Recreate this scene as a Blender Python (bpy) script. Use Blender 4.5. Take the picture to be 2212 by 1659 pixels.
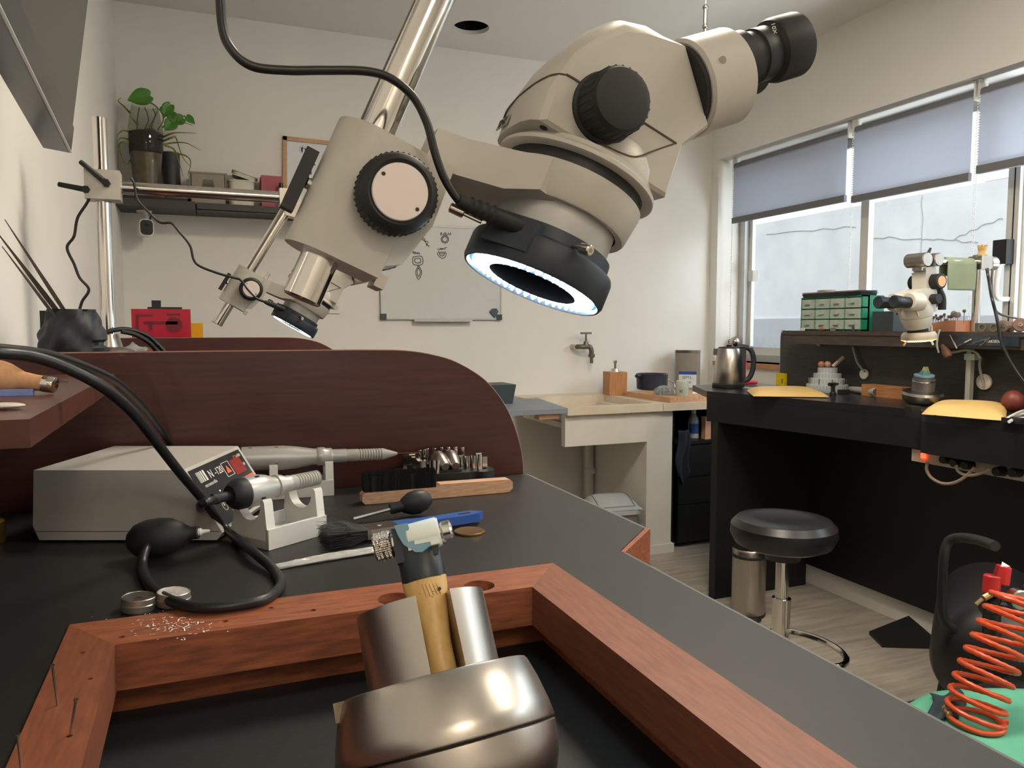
import bpy, bmesh, math, random
from mathutils import Vector, Matrix
random.seed(7)
for o in list(bpy.data.objects): bpy.data.objects.remove(o)
SC = bpy.context.scene; COL = SC.collection
R = math.radians
# ---------------------------------------------------------------- camera
CAM_Z, FPX, CX, CY, YAW, PIT = 1.28, 1650.0, 1106.0, 829.5, R(22.0), R(4.27)
cd = bpy.data.cameras.new('camera'); cam = bpy.data.objects.new('camera', cd); COL.objects.link(cam)
cd.sensor_fit = 'HORIZONTAL'; cd.sensor_width = 36.0; cd.lens = FPX/2212*36.0; cd.clip_start = .01
cam.location = (0, 0, CAM_Z); cam.rotation_euler = (R(90)-PIT, 0, -YAW)
SC.camera = cam
# ---------------------------------------------------------------- view, world, large lights
vs = SC.view_settings
vs.view_transform = 'Standard'; vs.look = 'None'; vs.gamma = 1.0; vs.use_curve_mapping = False; vs.exposure = 1.0
W = bpy.data.worlds.new('sky'); SC.world = W; W.use_nodes = True
wn = W.node_tree.nodes; wl = W.node_tree.links
bg = wn['Background']; sky = wn.new('ShaderNodeTexSky'); sky.sky_type = 'NISHITA'; sky.sun_disc = False
sky.sun_elevation = R(50); sky.sun_rotation = R(200); sky.dust_density = 3.0
hs = wn.new('ShaderNodeHueSaturation'); hs.inputs['Saturation'].default_value = .25
wl.new(sky.outputs[0], hs.inputs['Color']); wl.new(hs.outputs[0], bg.inputs['Color'])
bg.inputs['Strength'].default_value = .225
def area(name, loc, rot, sx, sy, power, col):
    l = bpy.data.lights.new(name, 'AREA'); l.shape = 'RECTANGLE'; l.size = sx; l.size_y = sy; l.energy = power; l.color = col
    o = bpy.data.objects.new(name, l); o.location = loc; o.rotation_euler = rot; COL.objects.link(o); return o
# open sky light falling through the window band on the right
area('window_daylight', (5.0, .2, 3.1), (0, R(66), 0), 1.8, 4.2, 69, (.80, .91, 1.0))
# added area light hidden below the sill, fills the ceiling like bounced daylight
area('bounce_fill', (3.95, .5, .7), (0, R(128), 0), .7, 4.0, 89, (.90, .96, 1.0))
# ---------------------------------------------------------------- helpers
f_ = Vector((math.sin(YAW)*math.cos(PIT), math.cos(YAW)*math.cos(PIT), -math.sin(PIT)))
r_ = Vector((math.cos(YAW), -math.sin(YAW), 0)); d_ = f_.cross(r_)
C0 = Vector((0, 0, CAM_Z))
def ray(u, v): return f_ + (u-CX)/FPX*r_ + (v-CY)/FPX*d_
def onz(u, v, z): q = ray(u, v); return C0 + q*((z-CAM_Z)/q.z)      # survey: a sight line met with a horizontal plane
def ony(u, v, y): q = ray(u, v); return C0 + q*(y/q.y)               # ... with a plane parallel to the back wall
def onx(u, v, x): q = ray(u, v); return C0 + q*(x/q.x)               # ... with a plane parallel to the window wall
def V(*a): return Vector(a)
def s2l(c): return tuple(((x/255)/12.92 if x/255 <= .04045 else ((x/255+.055)/1.055)**2.4) for x in c)
MATS = {}
def mat(name, rgb, rough=.5, metal=0.0, var=.08, scale=30.0, bump=0.0, emit=0.0, trans=0.0, ior=1.45, spec=.5, coat=0.0, stretch=None, rgb2=None, aniso=0.0, detail=3.0, bscale=None, alpha=1.0):
    if name in MATS: return MATS[name]
    m = bpy.data.materials.new(name); m.use_nodes = True; nt = m.node_tree; n = nt.nodes; l = nt.links
    b = n['Principled BSDF']
    c = s2l(rgb); c2 = s2l(rgb2) if rgb2 else tuple(x*(1-var) for x in c)
    tc = n.new('ShaderNodeTexCoord'); mp = n.new('ShaderNodeMapping'); l.new(tc.outputs['Object'], mp.inputs[0])
    if stretch: mp.inputs['Scale'].default_value = stretch
    nz = n.new('ShaderNodeTexNoise'); nz.inputs['Scale'].default_value = scale; nz.inputs['Detail'].default_value = detail
    l.new(mp.outputs[0], nz.inputs['Vector'])
    rp = n.new('ShaderNodeValToRGB'); rp.color_ramp.elements[0].color = (*c2, 1); rp.color_ramp.elements[1].color = (*c, 1)
    rp.color_ramp.elements[0].position = .3; rp.color_ramp.elements[1].position = .7
    l.new(nz.outputs[0], rp.inputs[0]); l.new(rp.outputs[0], b.inputs['Base Color'])
    b.inputs['Roughness'].default_value = rough; b.inputs['Metallic'].default_value = metal
    b.inputs['Specular IOR Level'].default_value = spec; b.inputs['Coat Weight'].default_value = coat
    b.inputs['Transmission Weight'].default_value = trans; b.inputs['IOR'].default_value = ior
    b.inputs['Anisotropic'].default_value = aniso; b.inputs['Alpha'].default_value = alpha
    if emit:
        b.inputs['Emission Color'].default_value = (*c, 1); b.inputs['Emission Strength'].default_value = emit
    if bump:
        bn = n.new('ShaderNodeBump'); bn.inputs['Strength'].default_value = bump; bn.inputs['Distance'].default_value = .002
        if bscale:
            n2 = n.new('ShaderNodeTexNoise'); n2.inputs['Scale'].default_value = bscale; n2.inputs['Detail'].default_value = 4
            l.new(mp.outputs[0], n2.inputs['Vector']); l.new(n2.outputs[0], bn.inputs['Height'])
        else: l.new(nz.outputs[0], bn.inputs['Height'])
        l.new(bn.outputs[0], b.inputs['Normal'])
    MATS[name] = m; return m
def glass(name, rgb, tint=.9):      # thin pane: mostly clear with a faint mirror
    if name in MATS: return MATS[name]
    m = bpy.data.materials.new(name); m.use_nodes = True; nt = m.node_tree; n = nt.nodes; l = nt.links
    n.remove(n['Principled BSDF']); t = n.new('ShaderNodeBsdfTransparent'); g = n.new('ShaderNodeBsdfGlossy'); mx = n.new('ShaderNodeMixShader'); fr = n.new('ShaderNodeLayerWeight'); pw = n.new('ShaderNodeMath'); pw.operation = 'MULTIPLY_ADD'
    nz = n.new('ShaderNodeTexNoise'); nz.inputs['Scale'].default_value = 3; rp = n.new('ShaderNodeValToRGB')
    c = s2l(rgb); rp.color_ramp.elements[0].color = (*[x*.97 for x in c], 1); rp.color_ramp.elements[1].color = (*c, 1)
    l.new(nz.outputs[0], rp.inputs[0]); l.new(rp.outputs[0], t.inputs[0]); g.inputs['Roughness'].default_value = .02
    fr.inputs[0].default_value = .18; pw.inputs[1].default_value = .35; pw.inputs[2].default_value = .03; l.new(fr.outputs['Facing'], pw.inputs[0]); l.new(pw.outputs[0], mx.inputs[0]); l.new(t.outputs[0], mx.inputs[1]); l.new(g.outputs[0], mx.inputs[2])
    l.new(mx.outputs[0], n['Material Output'].inputs[0]); MATS[name] = m; return m
def frame(o, x, z=None, y=None):
    """4x4 frame at o from an x axis and a z (or y) hint"""
    x = Vector(x).normalized()
    if z is not None: z = Vector(z); y = z.cross(x).normalized(); z = x.cross(y)
    else: y = Vector(y); z = x.cross(y).normalized(); y = z.cross(x)
    return Matrix(((x.x, y.x, z.x, o[0]), (x.y, y.y, z.y, o[1]), (x.z, y.z, z.z, o[2]), (0, 0, 0, 1)))
def zframe(o, z, hint=(1, 0, 0)):
    z = Vector(z).normalized(); h = Vector(hint)
    if abs(z.dot(h)) > .95: h = Vector((0, 1, 0)) if abs(z.y) < .9 else Vector((0, 0, 1))
    y = z.cross(h).normalized(); x = y.cross(z)
    return Matrix(((x.x, y.x, z.x, o[0]), (x.y, y.y, z.y, o[1]), (x.z, y.z, z.z, o[2]), (0, 0, 0, 1)))
def catmull(pts, n=8, closed=False):
    p = [Vector(q) for q in pts]
    if len(p) < 3: return p
    out = []; m = len(p)
    for i in range(m if closed else m-1):
        if closed: a, b, c, d = p[i-1], p[i], p[(i+1) % m], p[(i+2) % m]
        else: b, c = p[i], p[i+1]; a = p[i-1] if i else b*2-c; d = p[i+2] if i+2 < m else c*2-b
        for k in range(n):
            t = k/n; out.append(.5*(2*b+(c-a)*t+(2*a-5*b+4*c-d)*t*t+(3*b-a-3*c+d)*t**3))
    if not closed: out.append(p[-1])
    return out
WM = {}                                   # world matrix of each thing
class M:
    """collects pieces of one mesh"""
    def __init__(s, X=None): s.b = bmesh.new(); s.X = X or Matrix()
    def _v(s, L, T=None):
        T = s.X @ T if T is not None else s.X
        return [s.b.verts.new(T @ Vector(q)) for q in L]
    def _bev(s, faces, w, seg=2, ang=30):
        es = [e for e in {e for f in faces for e in f.edges} if len(e.link_faces) == 2 and e.calc_face_angle(0) > R(ang)]
        if es: bmesh.ops.bevel(s.b, geom=es, offset=w, segments=seg, affect='EDGES', profile=.5, clamp_overlap=True)
    def box(s, c, d, T=None, bev=0, taper=1.0, seg=2):
        x, y, z = d[0]/2, d[1]/2, d[2]/2; t = taper
        v = s._v([(c[0]+a*x*(t if g > 0 else 1), c[1]+e*y*(t if g > 0 else 1), c[2]+g*z) for g in (-1, 1) for a, e in ((-1, -1), (1, -1), (1, 1), (-1, 1))], T)
        f = [s.b.faces.new(q) for q in ([v[3], v[2], v[1], v[0]], v[4:8], [v[0], v[1], v[5], v[4]], [v[1], v[2], v[6], v[5]], [v[2], v[3], v[7], v[6]], [v[3], v[0], v[4], v[7]])]
        if bev: s._bev(f, bev, seg)
        return s
    def b2(s, p, q, T=None, bev=0, seg=2): return s.box([(a+b)/2 for a, b in zip(p, q)], [abs(b-a) for a, b in zip(p, q)], T, bev, 1.0, seg)
    def prism(s, poly, h0, h1, T=None, bev=0, seg=2, ang=30, s1=1.0):
        """poly in the frame's xy, extruded along its z"""
        ar = sum(poly[i-1][0]*poly[i][1]-poly[i][0]*poly[i-1][1] for i in range(len(poly)))
        if ar < 0: poly = poly[::-1]
        if h0 > h1: h0, h1 = h1, h0
        n = len(poly); cx = sum(p[0] for p in poly)/n; cy = sum(p[1] for p in poly)/n
        a = s._v([(x, y, h0) for x, y in poly], T); b = s._v([(cx+(x-cx)*s1, cy+(y-cy)*s1, h1) for x, y in poly], T)
        f = [s.b.faces.new(a[::-1]), s.b.faces.new(b)]+[s.b.faces.new((a[i-1], a[i], b[i], b[i-1])) for i in range(n)]
        if bev: s._bev(f, bev, seg, ang)
        return s
    def lathe(s, prof, T=None, n=40, a0=0, a1=2*math.pi, bev=0):
        """prof: (radius, height) from bottom to top"""
        full = abs(a1-a0-2*math.pi) < 1e-6; m = n if full else n+1; rows = []
        for r, z in prof:
            if r < 1e-7: rows.append(s._v([(0, 0, z)], T))
            else: rows.append(s._v([(r*math.cos(a0+(a1-a0)*i/n), r*math.sin(a0+(a1-a0)*i/n), z) for i in range(m)], T))
        for p, q in zip(rows, rows[1:]):
            for i in range(n):
                j = (i+1) % m
                if len(p) == 1 and len(q) == 1: continue
                if len(p) == 1: s.b.faces.new((p[0], q[j], q[i]))
                elif len(q) == 1: s.b.faces.new((p[i], p[j], q[0]))
                else: s.b.faces.new((p[i], p[j], q[j], q[i]))
        return s
    def cyl(s, p, q, r, r2=None, n=24, hint=(1, 0, 0), bev=0):
        p = Vector(p); q = Vector(q); L = (q-p).length; r2 = r if r2 is None else r2; e = min(bev, r*.6, L*.4)
        pr = [(0, 0), (r-e, 0), (r, e), (r2, L-e), (r2-e, L), (0, L)] if e else [(0, 0), (r, 0), (r2, L), (0, L)]
        return s.lathe(pr, zframe(p, q-p, hint), n)
    def tube(s, pts, r, n=10, k=8, smooth=True, closed=False, cap=True, r2=None):
        P = catmull(pts, k, closed) if smooth else [Vector(q) for q in pts]
        m = len(P); rings = []; up = None
        for i, p in enumerate(P):
            t = (P[(i+1) % m]-P[i-1]) if closed else (P[min(i+1, m-1)]-P[max(i-1, 0)])
            t.normalize()
            if up is None: up = t.orthogonal().normalized()
            up = (up-t*up.dot(t)).normalized(); w = t.cross(up)
            rr = r if r2 is None else r+(r2-r)*i/(m-1)
            rings.append(s._v([p+(up*math.cos(2*math.pi*j/n)+w*math.sin(2*math.pi*j/n))*rr for j in range(n)]))
        for i in range(m if closed else m-1):
            a, b = rings[i], rings[(i+1) % m]
            for j in range(n): s.b.faces.new((a[j], a[(j+1) % n], b[(j+1) % n], b[j]))
        if cap and not closed: s.b.faces.new(rings[0][::-1]); s.b.faces.new(rings[-1])
        return s
    def ball(s, c, r, sc=(1, 1, 1), T=None, n=20, h=12, z0=-1, z1=1):
        pr = []
        for i in range(h+1):
            a = math.asin(z0)+(math.asin(z1)-math.asin(z0))*i/h; pr.append((max(0, r*math.cos(a)) if abs(math.cos(a)) > 1e-6 else 0, r*math.sin(a)))
        B = Matrix.Translation(c) @ Matrix.Diagonal((*sc, 1))
        return s.lathe(pr, (T @ B) if T is not None else B, n)
    def quad(s, *p): s.b.faces.new(s._v(p)); return s
    def grid(s, fn, nu, nv, T=None, cu=False):
        g = [s._v([fn(i/nu, j/nv) for j in range(nv+1)], T) for i in range(nu+(0 if cu else 1))]
        for i in range(nu):
            for j in range(nv): s.b.faces.new((g[i][j], g[(i+1) % len(g)][j], g[(i+1) % len(g)][j+1], g[i][j+1]))
        return s
    def text(s, t, size, T, depth=.0004, align='CENTER'):
        c = bpy.data.curves.new('t', 'FONT'); c.body = t; c.size = size; c.extrude = depth; c.align_x = align; c.resolution_u = 3
        o = bpy.data.objects.new('t', c); me = o.to_mesh()
        if me:
            nb = bmesh.new(); nb.from_mesh(me); nb.transform(s.X @ T); tm = bpy.data.meshes.new('t'); nb.to_mesh(tm); nb.free(); s.b.from_mesh(tm); bpy.data.meshes.remove(tm); o.to_mesh_clear()
        bpy.data.objects.remove(o); bpy.data.curves.remove(c); return s
    def done(s, name, m, par=None, local=False, label=None, cat=None, group=None, kind=None, ang=35, thick=0):
        bmesh.ops.recalc_face_normals(s.b, faces=s.b.faces[:])
        o = bpy.data.objects.new(name, bpy.data.meshes.new(name))
        if par is None and not local and kind != 'structure':
            mn = Vector([min(v.co[i] for v in s.b.verts) for i in range(3)]); mx = Vector([max(v.co[i] for v in s.b.verts) for i in range(3)])
            c = (mn+mx)/2; c.z = mn.z; s.b.transform(Matrix.Translation(-c)); o.location = c; WM[o] = Matrix.Translation(c)
        elif par is None: WM[o] = Matrix()
        else:
            w = WM[par]; WM[o] = w
            if not local: s.b.transform(w.inverted())
            o.parent = par
        s.b.to_mesh(o.data); s.b.free(); me = o.data
        for p in me.polygons: p.use_smooth = True
        me.set_sharp_from_angle(angle=R(ang))
        for x in (m if isinstance(m, (list, tuple)) else [m]): me.materials.append(x)
        COL.objects.link(o)
        if thick:
            sm = o.modifiers.new('thickness', 'SOLIDIFY'); sm.thickness = thick; sm.offset = 0
        if label: o['label'] = label; o['category'] = cat
        if group: o['group'] = group
        if kind: o['kind'] = kind
        return o
def thing(name, label, cat, loc=(0, 0, 0), rot=(0, 0, 0), group=None):
    o = bpy.data.objects.new(name, None); o.empty_display_size = .03; o.location = loc; o.rotation_euler = rot; COL.objects.link(o)
    from mathutils import Euler
    WM[o] = Matrix.Translation(loc) @ Euler(rot).to_matrix().to_4x4()
    o['label'] = label; o['category'] = cat
    if group: o['group'] = group
    return o
def copy_tree(o, par=None):
    c = o.copy(); COL.objects.link(c)
    if par is not None: c.parent = par
    for ch in [x for x in KIDS(o)]: copy_tree(ch, c)
    return c
def KIDS(o): return [x for x in list(bpy.data.objects) if x.parent == o]
def relabel(o, label, loc=None, rot=None, group=None):
    o['label'] = label
    if loc is not None: o.location = loc
    if rot is not None: o.rotation_euler = rot
    if group: o['group'] = group
    return o
def rrect(w, h, r, n=5, cx=0, cy=0):
    out = []
    for sx, sy, a in ((1, 1, 0), (-1, 1, 90), (-1, -1, 180), (1, -1, 270)):
        for i in range(n+1):
            t = R(a+90*i/n); out.append((cx+sx*(w/2-r)+r*math.cos(t), cy+sy*(h/2-r)+r*math.sin(t)))
    return out
def circ(r, n=32, cx=0, cy=0, a0=0, a1=360): return [(cx+r*math.cos(R(a0+(a1-a0)*i/n)), cy+r*math.sin(R(a0+(a1-a0)*i/n))) for i in range(n if a1-a0 == 360 else n+1)]
# ---------------------------------------------------------------- materials
wall_m = mat('white_plaster', (228, 225, 219), .85, var=.05, scale=2.2, bump=.08, bscale=40)
ceil_m = mat('ceiling_paint', (222, 218, 211), .9, var=.04, scale=1.5)
floor_m = mat('grey_vinyl_planks', (172, 165, 155), .45, var=.25, scale=6, stretch=(.6, 5, 1), rgb2=(140, 132, 121))
maho = mat('mahogany_laminate', (76, 37, 32), .33, var=.3, scale=26, stretch=(.35, 1.0, 6), rgb2=(58, 27, 24), coat=.15)
ledge_m = mat('ledge_laminate', (92, 54, 44), .3, var=.3, scale=26, stretch=(.4, 5, 1), rgb2=(72, 42, 35))
rail_m = mat('reddish_hardwood', (156, 90, 58), .42, scale=24, stretch=(1.2, 9, 9), rgb2=(108, 62, 45), bump=.05)
rail_y = mat('reddish_hardwood_long', (132, 77, 52), .45, scale=24, stretch=(9, 1.2, 9), rgb2=(108, 62, 45), bump=.05)
blackd = mat('black_linoleum', (33, 32, 32), .45, var=.15, scale=60, bump=.04, bscale=300)
edge_m = mat('desk_edge_band', (96, 100, 98), .4, var=.1)
darkb = mat('black_lacquer', (22, 23, 26), .4, var=.2, scale=8)
mattb = mat('matt_black_plastic', (30, 31, 33), .5, var=.15)
rubber = mat('black_rubber', (32, 32, 33), .6, var=.15, bump=.05)
cordm = mat('black_cord', (28, 27, 28), .38, var=.1)
chrome = mat('polished_chrome', (214, 210, 204), .13, 1.0, var=.04, scale=12)
steel = mat('brushed_steel', (186, 180, 172), .28, 1.0, var=.12, scale=60, stretch=(1, 1, .08))
satin = mat('satin_steel', (180, 174, 166), .32, 1.0, var=.05, scale=40)
alum = mat('window_aluminium', (190, 190, 188), .4, .35, var=.05)
beige = mat('beige_enamel', (188, 184, 175), .38, var=.04, scale=14, bump=.03, bscale=700)
whitee = mat('white_enamel', (226, 222, 212), .35, var=.04)
pinkd = mat('pale_label_disc', (226, 214, 208), .4, var=.02)
white = mat('white_plastic', (222, 220, 214), .42, var=.05)
greyp = mat('pale_grey_plastic', (196, 192, 184), .45, var=.05, scale=20)
groove = mat('groove_shade_mark', (88, 80, 70), .7, var=.1)  # dark tone paints the shade inside seam grooves; also colours the scale mark
# ================================================================ SETTING
LW, BW, RW, CE, FW = -.37, 4.4, 3.243, 2.904, -2.6
WX = RW+.18                                   # plane of the window frames
WY0, WY1, WZ0, WZ1 = -.9, 4.32, 1.05, 2.40    # opening in the window wall
M().b2((LW-.3, FW-.1, -.1), (RW+.4, BW+.3, 0)).done('floor', floor_m, kind='structure')
M().b2((LW-.15, BW, 0), (RW+.3, BW+.15, CE+.1)).done('wall_back', wall_m, kind='structure')
M().b2((LW-.15, FW, 0), (LW, BW, CE+.1)).done('wall_left', wall_m, kind='structure')
M().b2((LW-.15, FW-.15, 0), (RW+.3, FW, CE+.1)).done('wall_front', wall_m, kind='structure')
m = M()
m.b2((RW, FW, 0), (RW+.24, BW, WZ0)).b2((RW, FW, WZ1), (RW+.24, BW, CE+.1)).b2((RW, WY1, WZ0), (RW+.24, BW, WZ1)).b2((RW, FW, WZ0), (RW+.24, WY0, WZ1))
m.done('wall_right', wall_m, kind='structure')
# ceiling with the round cut-out
HC = onz(1018, 60, CE); HR = .098
m = M(); q = .2
for a, b, c, d in ((LW, FW, RW, HC.y-q), (LW, HC.y+q, RW, BW), (LW, HC.y-q, HC.x-q, HC.y+q), (HC.x+q, HC.y-q, RW, HC.y+q)): m.b2((a, b, CE), (c, d, CE+.09))
n = 48; ring = []
for i in range(n):
    a = 2*math.pi*i/n; c, s = math.cos(a), math.sin(a); k = q/max(abs(c), abs(s)); ring.append(((HC.x+HR*c, HC.y+HR*s), (HC.x+k*c, HC.y+k*s)))
va = [m._v([(*p, CE) for p in rr]) for rr in ring]
for i in range(n): m.b.faces.new((va[i][0], va[i-1][0], va[i-1][1], va[i][1]))
m.lathe([(HR, CE), (HR*.99, CE+.022)], Matrix.Translation((HC.x, HC.y, 0)), n)
ceil = m.done('ceiling', ceil_m, kind='structure')
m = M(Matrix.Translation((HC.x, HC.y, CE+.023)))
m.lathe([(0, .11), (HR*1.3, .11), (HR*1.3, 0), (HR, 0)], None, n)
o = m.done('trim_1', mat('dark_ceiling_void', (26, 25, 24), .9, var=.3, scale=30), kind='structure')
# window band: outer frame, mullions, sashes with panes
m = M()
m.b2((WX, WY0, WZ0), (WX+.07, WY1, WZ0+.045)).b2((WX, WY0, WZ1-.05), (WX+.07, WY1, WZ1)).b2((WX, WY1-.06, WZ0), (WX+.07, WY1, WZ1)).b2((WX, WY0, WZ0), (WX+.07, WY0+.05, WZ1))
win = m.done('window_1', alum, kind='structure')
ym = [WY1-.06]+[onx(1863, 500, WX).y, onx(2192, 400, WX).y]
while ym[-1] > WY0+.6: ym.append(ym[-1]-.77)
ym[-1] = WY0+.05
pane = glass('window_glass', (246, 250, 250))
for i, (a, b) in enumerate(zip(ym, ym[1:])):
    x0 = WX+(.006 if i % 2 else .034)
    m = M(); w = .055
    m.b2((x0, b-.02, WZ0+.04), (x0+.026, b-.02+w, WZ1-.05), bev=.003).b2((x0, a+.02-w, WZ0+.04), (x0+.026, a+.02, WZ1-.05), bev=.003)
    m.b2((x0+.001, b, WZ0+.04), (x0+.025, a, WZ0+.095)).b2((x0+.001, b, WZ1-.1), (x0+.025, a, WZ1-.05))
    s = m.done('sash', mat('sash_white_aluminium', (214, 213, 208), .4, .2, var=.04), win)
    M().quad((x0+.013, b, WZ0+.09), (x0+.013, a, WZ0+.09), (x0+.013, a, WZ1-.1), (x0+.013, b, WZ1-.1)).done('pane', pane, win)
    M().b2((x0-.002, b+.001, WZ0+.09), (x0+.028, b+.006, WZ1-.1)).done('seal', mattb, win)
for (u, v) in ((1627, 596),):
    p = onx(u, v, WX); M().b2((p.x-.02, p.y-.02, p.z-.035), (p.x+.02, p.y+.025, p.z+.035), bev=.004).done('latch', steel, win)
p = onx(2172, 545, WX); m = M(); m.b2((p.x-.045, p.y-.035, p.z-.055), (p.x+.03, p.y+.03, p.z+.055), bev=.01); m.done('latch', mattb, win)
m = M(); m.tube([(p.x-.01, p.y, p.z-.05), (p.x-.04, p.y, p.z-.07), (p.x-.045, p.y, p.z-.2), (p.x-.005, p.y-.03, p.z-.215)], .011); m.done('handle', white, win)
M().b2((RW-.02, WY0, WZ0-.03), (WX, WY1, WZ0), bev=.004).done('trim_2', mat('varnished_pine_sill', (196, 140, 100), .45, scale=20, stretch=(8, 1, 8), rgb2=(170, 112, 78)), kind='structure')
M().b2((2.78, 1.0, 0), (2.80, 3.16, .105)).done('baseboard_right', wall_m, kind='structure')
# outside: rendered garden wall with a darker foot, a cracked joint, a pink house roof beyond
extm = mat('whitewashed_render', (222, 224, 224), .9, scale=3, rgb2=(206, 208, 210), bump=.2, bscale=12)
xw = RW+1.95; zt = onx(2119, 395, xw).z
m = M(); m.b2((xw, -3, -.3), (xw+.2, 8, zt)); ew = m.done('wall_outside', extm, kind='structure')
M().b2((xw-.03, -3, -.3), (xw, 8, onx(1700, 688, xw).z)).done('trim_3', mat('grey_render_foot', (176, 180, 184), .9, scale=4), kind='structure')
m = M()
for a, b in (((1655, 504), (1850, 490)), ((1885, 512), (1990, 516)), ((1993, 420), (1993, 640)), ((1993, 516), (2110, 524)), ((2060, 515), (2170, 470))):
    A = onx(*a, xw-.001); B = onx(*b, xw-.001); P = [A+(B-A)*(k/9)+V(0, random.uniform(-.012, .012), random.uniform(-.012, .012)) for k in range(10)]
    m.tube(P, .004, 5, 2)
m.done('trim_4', mat('crack_grey', (170, 170, 168), .9), kind='structure')
M().b2((RW+.24, -3, -.4), (xw, 8, -.3)).done('ground_outside', mat('concrete_yard', (180, 178, 172), .9, scale=5), kind='structure')
m = M(); pz = onx(2150, 388, xw+3); m.b2((xw+3, pz.y-1.2, -.3), (xw+5, pz.y+.12, pz.z), bev=.02)
hh = m.done('house_outside', mat('pink_house_wall', (196, 142, 138), .9), label='pink house wall seen above the garden wall between two blinds', cat='building')
m = M()
for k in range(7):
    a = onx(1662+k*6, 790, xw-.15); m.tube([a+V(0, 0, -.3), a+V(0, .03*random.uniform(-1, 1), .02), a+V(.02, .06*random.uniform(-1, 1), .12), a+V(0, .12*random.uniform(-1, 1), .16+.07*random.random())], .003, 5, 4)
m.b2((xw-.2, onx(1680, 780, xw).y-.2, -.3), (xw-.1, onx(1680, 780, xw).y+.3, .62))
m.done('dry_weed', mat('dry_stalk', (150, 150, 140), .9), label='thin dry weed stalks standing outside behind the lower window corner', cat='plant')
# ---------------------------------------------------------------- added ceiling panels out of frame, balanced to brighten the walls
for i, (x, y, e) in enumerate(((1.3, 1.6, 24), (2.2, 0, 17), (.3, -1.9, 12.5))):
    t = thing('ceiling_fill', 'added flush ceiling fill panel out of view, '+('above the gap between the benches', 'nearest the window wall', 'farthest behind the viewer')[i], 'lamp', (x, y, CE), (0, 0, 0), 'added ceiling fill panels')
    m = M(); m.b2((-.32, -.32, -.03), (.32, .32, 0), bev=.005); m.done('housing', white, t, local=True)
    m = M(); m.b2((-.29, -.29, -.034), (.29, .29, -.029)); m.done('diffuser', mat('lit_diffuser_%d' % i, (255, 240, 218), .5, emit=e), t, local=True)
# ---------------------------------------------------------------- roller blinds
fab = mat('grey_blind_fabric', (176, 177, 182), .8, var=.05, scale=200)
_n = fab.node_tree.nodes; _l = fab.node_tree.links; _t = _n.new('ShaderNodeBsdfTranslucent'); _t.inputs[0].default_value = (.72, .74, .80, 1); _x = _n.new('ShaderNodeMixShader'); _x.inputs[0].default_value = .62
_l.new(_n['Principled BSDF'].outputs[0], _x.inputs[1]); _l.new(_t.outputs[0], _x.inputs[2]); _l.new(_x.outputs[0], _n['Material Output'].inputs[0])
fb2 = mat('dark_grey_blind_roll', (112, 112, 116), .75, var=.05)
bx = RW+.075
ends = [(onx(1590, 420, bx).y, onx(1836, 350, bx).y), (onx(1850, 360, bx).y, onx(2107, 300, bx).y), (onx(2121, 300, bx).y, None)]
ends[2] = (ends[2][0], ends[2][0]-.93)
zb = [onx(1710, 460, bx).z, onx(1976, 415, bx).z, onx(2165, 368, bx).z]
names = ['grey roller blind nearest the back corner, first of the row', 'grey roller blind in the middle of the visible row over the window', 'grey roller blind cut by the right edge of the photo']
for (y1, y0), z0, nm in zip(ends, zb, names):
    zr = WZ1-.06
    t = thing('roller_blind', nm, 'blind', (bx, (y0+y1)/2, zr), (0, 0, 0), 'roller blinds over the window')
    m = M(); m.cyl((bx, y0, zr), (bx, y1, zr), .024, n=24); m.done('roller_tube', fb2, t)
    m = M(); fx = bx-.022
    m.box((fx+.0, (y0+y1)/2, (z0+.035+zr)/2), (.0022, y1-y0-.004, zr-z0-.035)); m.done('fabric', fab, t)
    m = M(); m.b2((fx-.011, y0+.002, z0), (fx+.011, y1-.002, z0+.036), bev=.006); m.done('bottom_bar', fb2, t)
    for y, n_ in ((y1+.006, 1), (y0-.006, -1)):
        m = M(); m.b2((bx-.026, y-.004, zr-.03), (bx+.03, y+.004, zr+.055), bev=.006); m.b2((bx-.03, y-.007, zr+.05), (bx+.03, y+.007, zr+.058)); m.done('bracket', white, t)
    m = M(); yy = y1+.014 if nm.startswith('grey roller blind nearest') else y0-.012
    yy = y1+.008; zl = WZ0+.1
    L = []
    for dx in (-.012, .012):
        k = int((zr-zl)/.012)
        for j in range(k): m.ball((bx-.02+dx*.3, yy+dx*.6, zr-j*.012), .0033, n=6, h=4)
    m.done('pull_chain', white, t)
# hanging wire with a turnbuckle
a = ony(1524, 0, 2.4); a.z = CE; c = ony(1524, 16, 2.4); d = ony(1524, 60, 2.4); x0, y0 = c.x, 2.4
t = thing('hanging_wire', 'thin steel wire with a turnbuckle hanging from the ceiling behind the eyepiece', 'wire', (x0, y0, CE))
M().cyl((x0, y0, CE), (x0, y0, d.z-.3), .0022, n=8).done('wire', steel, t)
M().lathe([(0, 0), (.02, 0), (.02, .012), (0, .012)], Matrix.Translation((x0, y0, CE-.012)), 16).done('ceiling_hook', steel, t)
m = M(); m.cyl((x0, y0, c.z-.005), (x0, y0, d.z+.01), .0075, n=10, bev=.002); m.ball((x0, y0, c.z), .011, n=10, h=6); m.ball((x0, y0, d.z+.004), .011, n=10, h=6); m.cyl((x0, y0, d.z-.05), (x0, y0, d.z+.01), .006, n=8); m.done('turnbuckle', steel, t)
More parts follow.
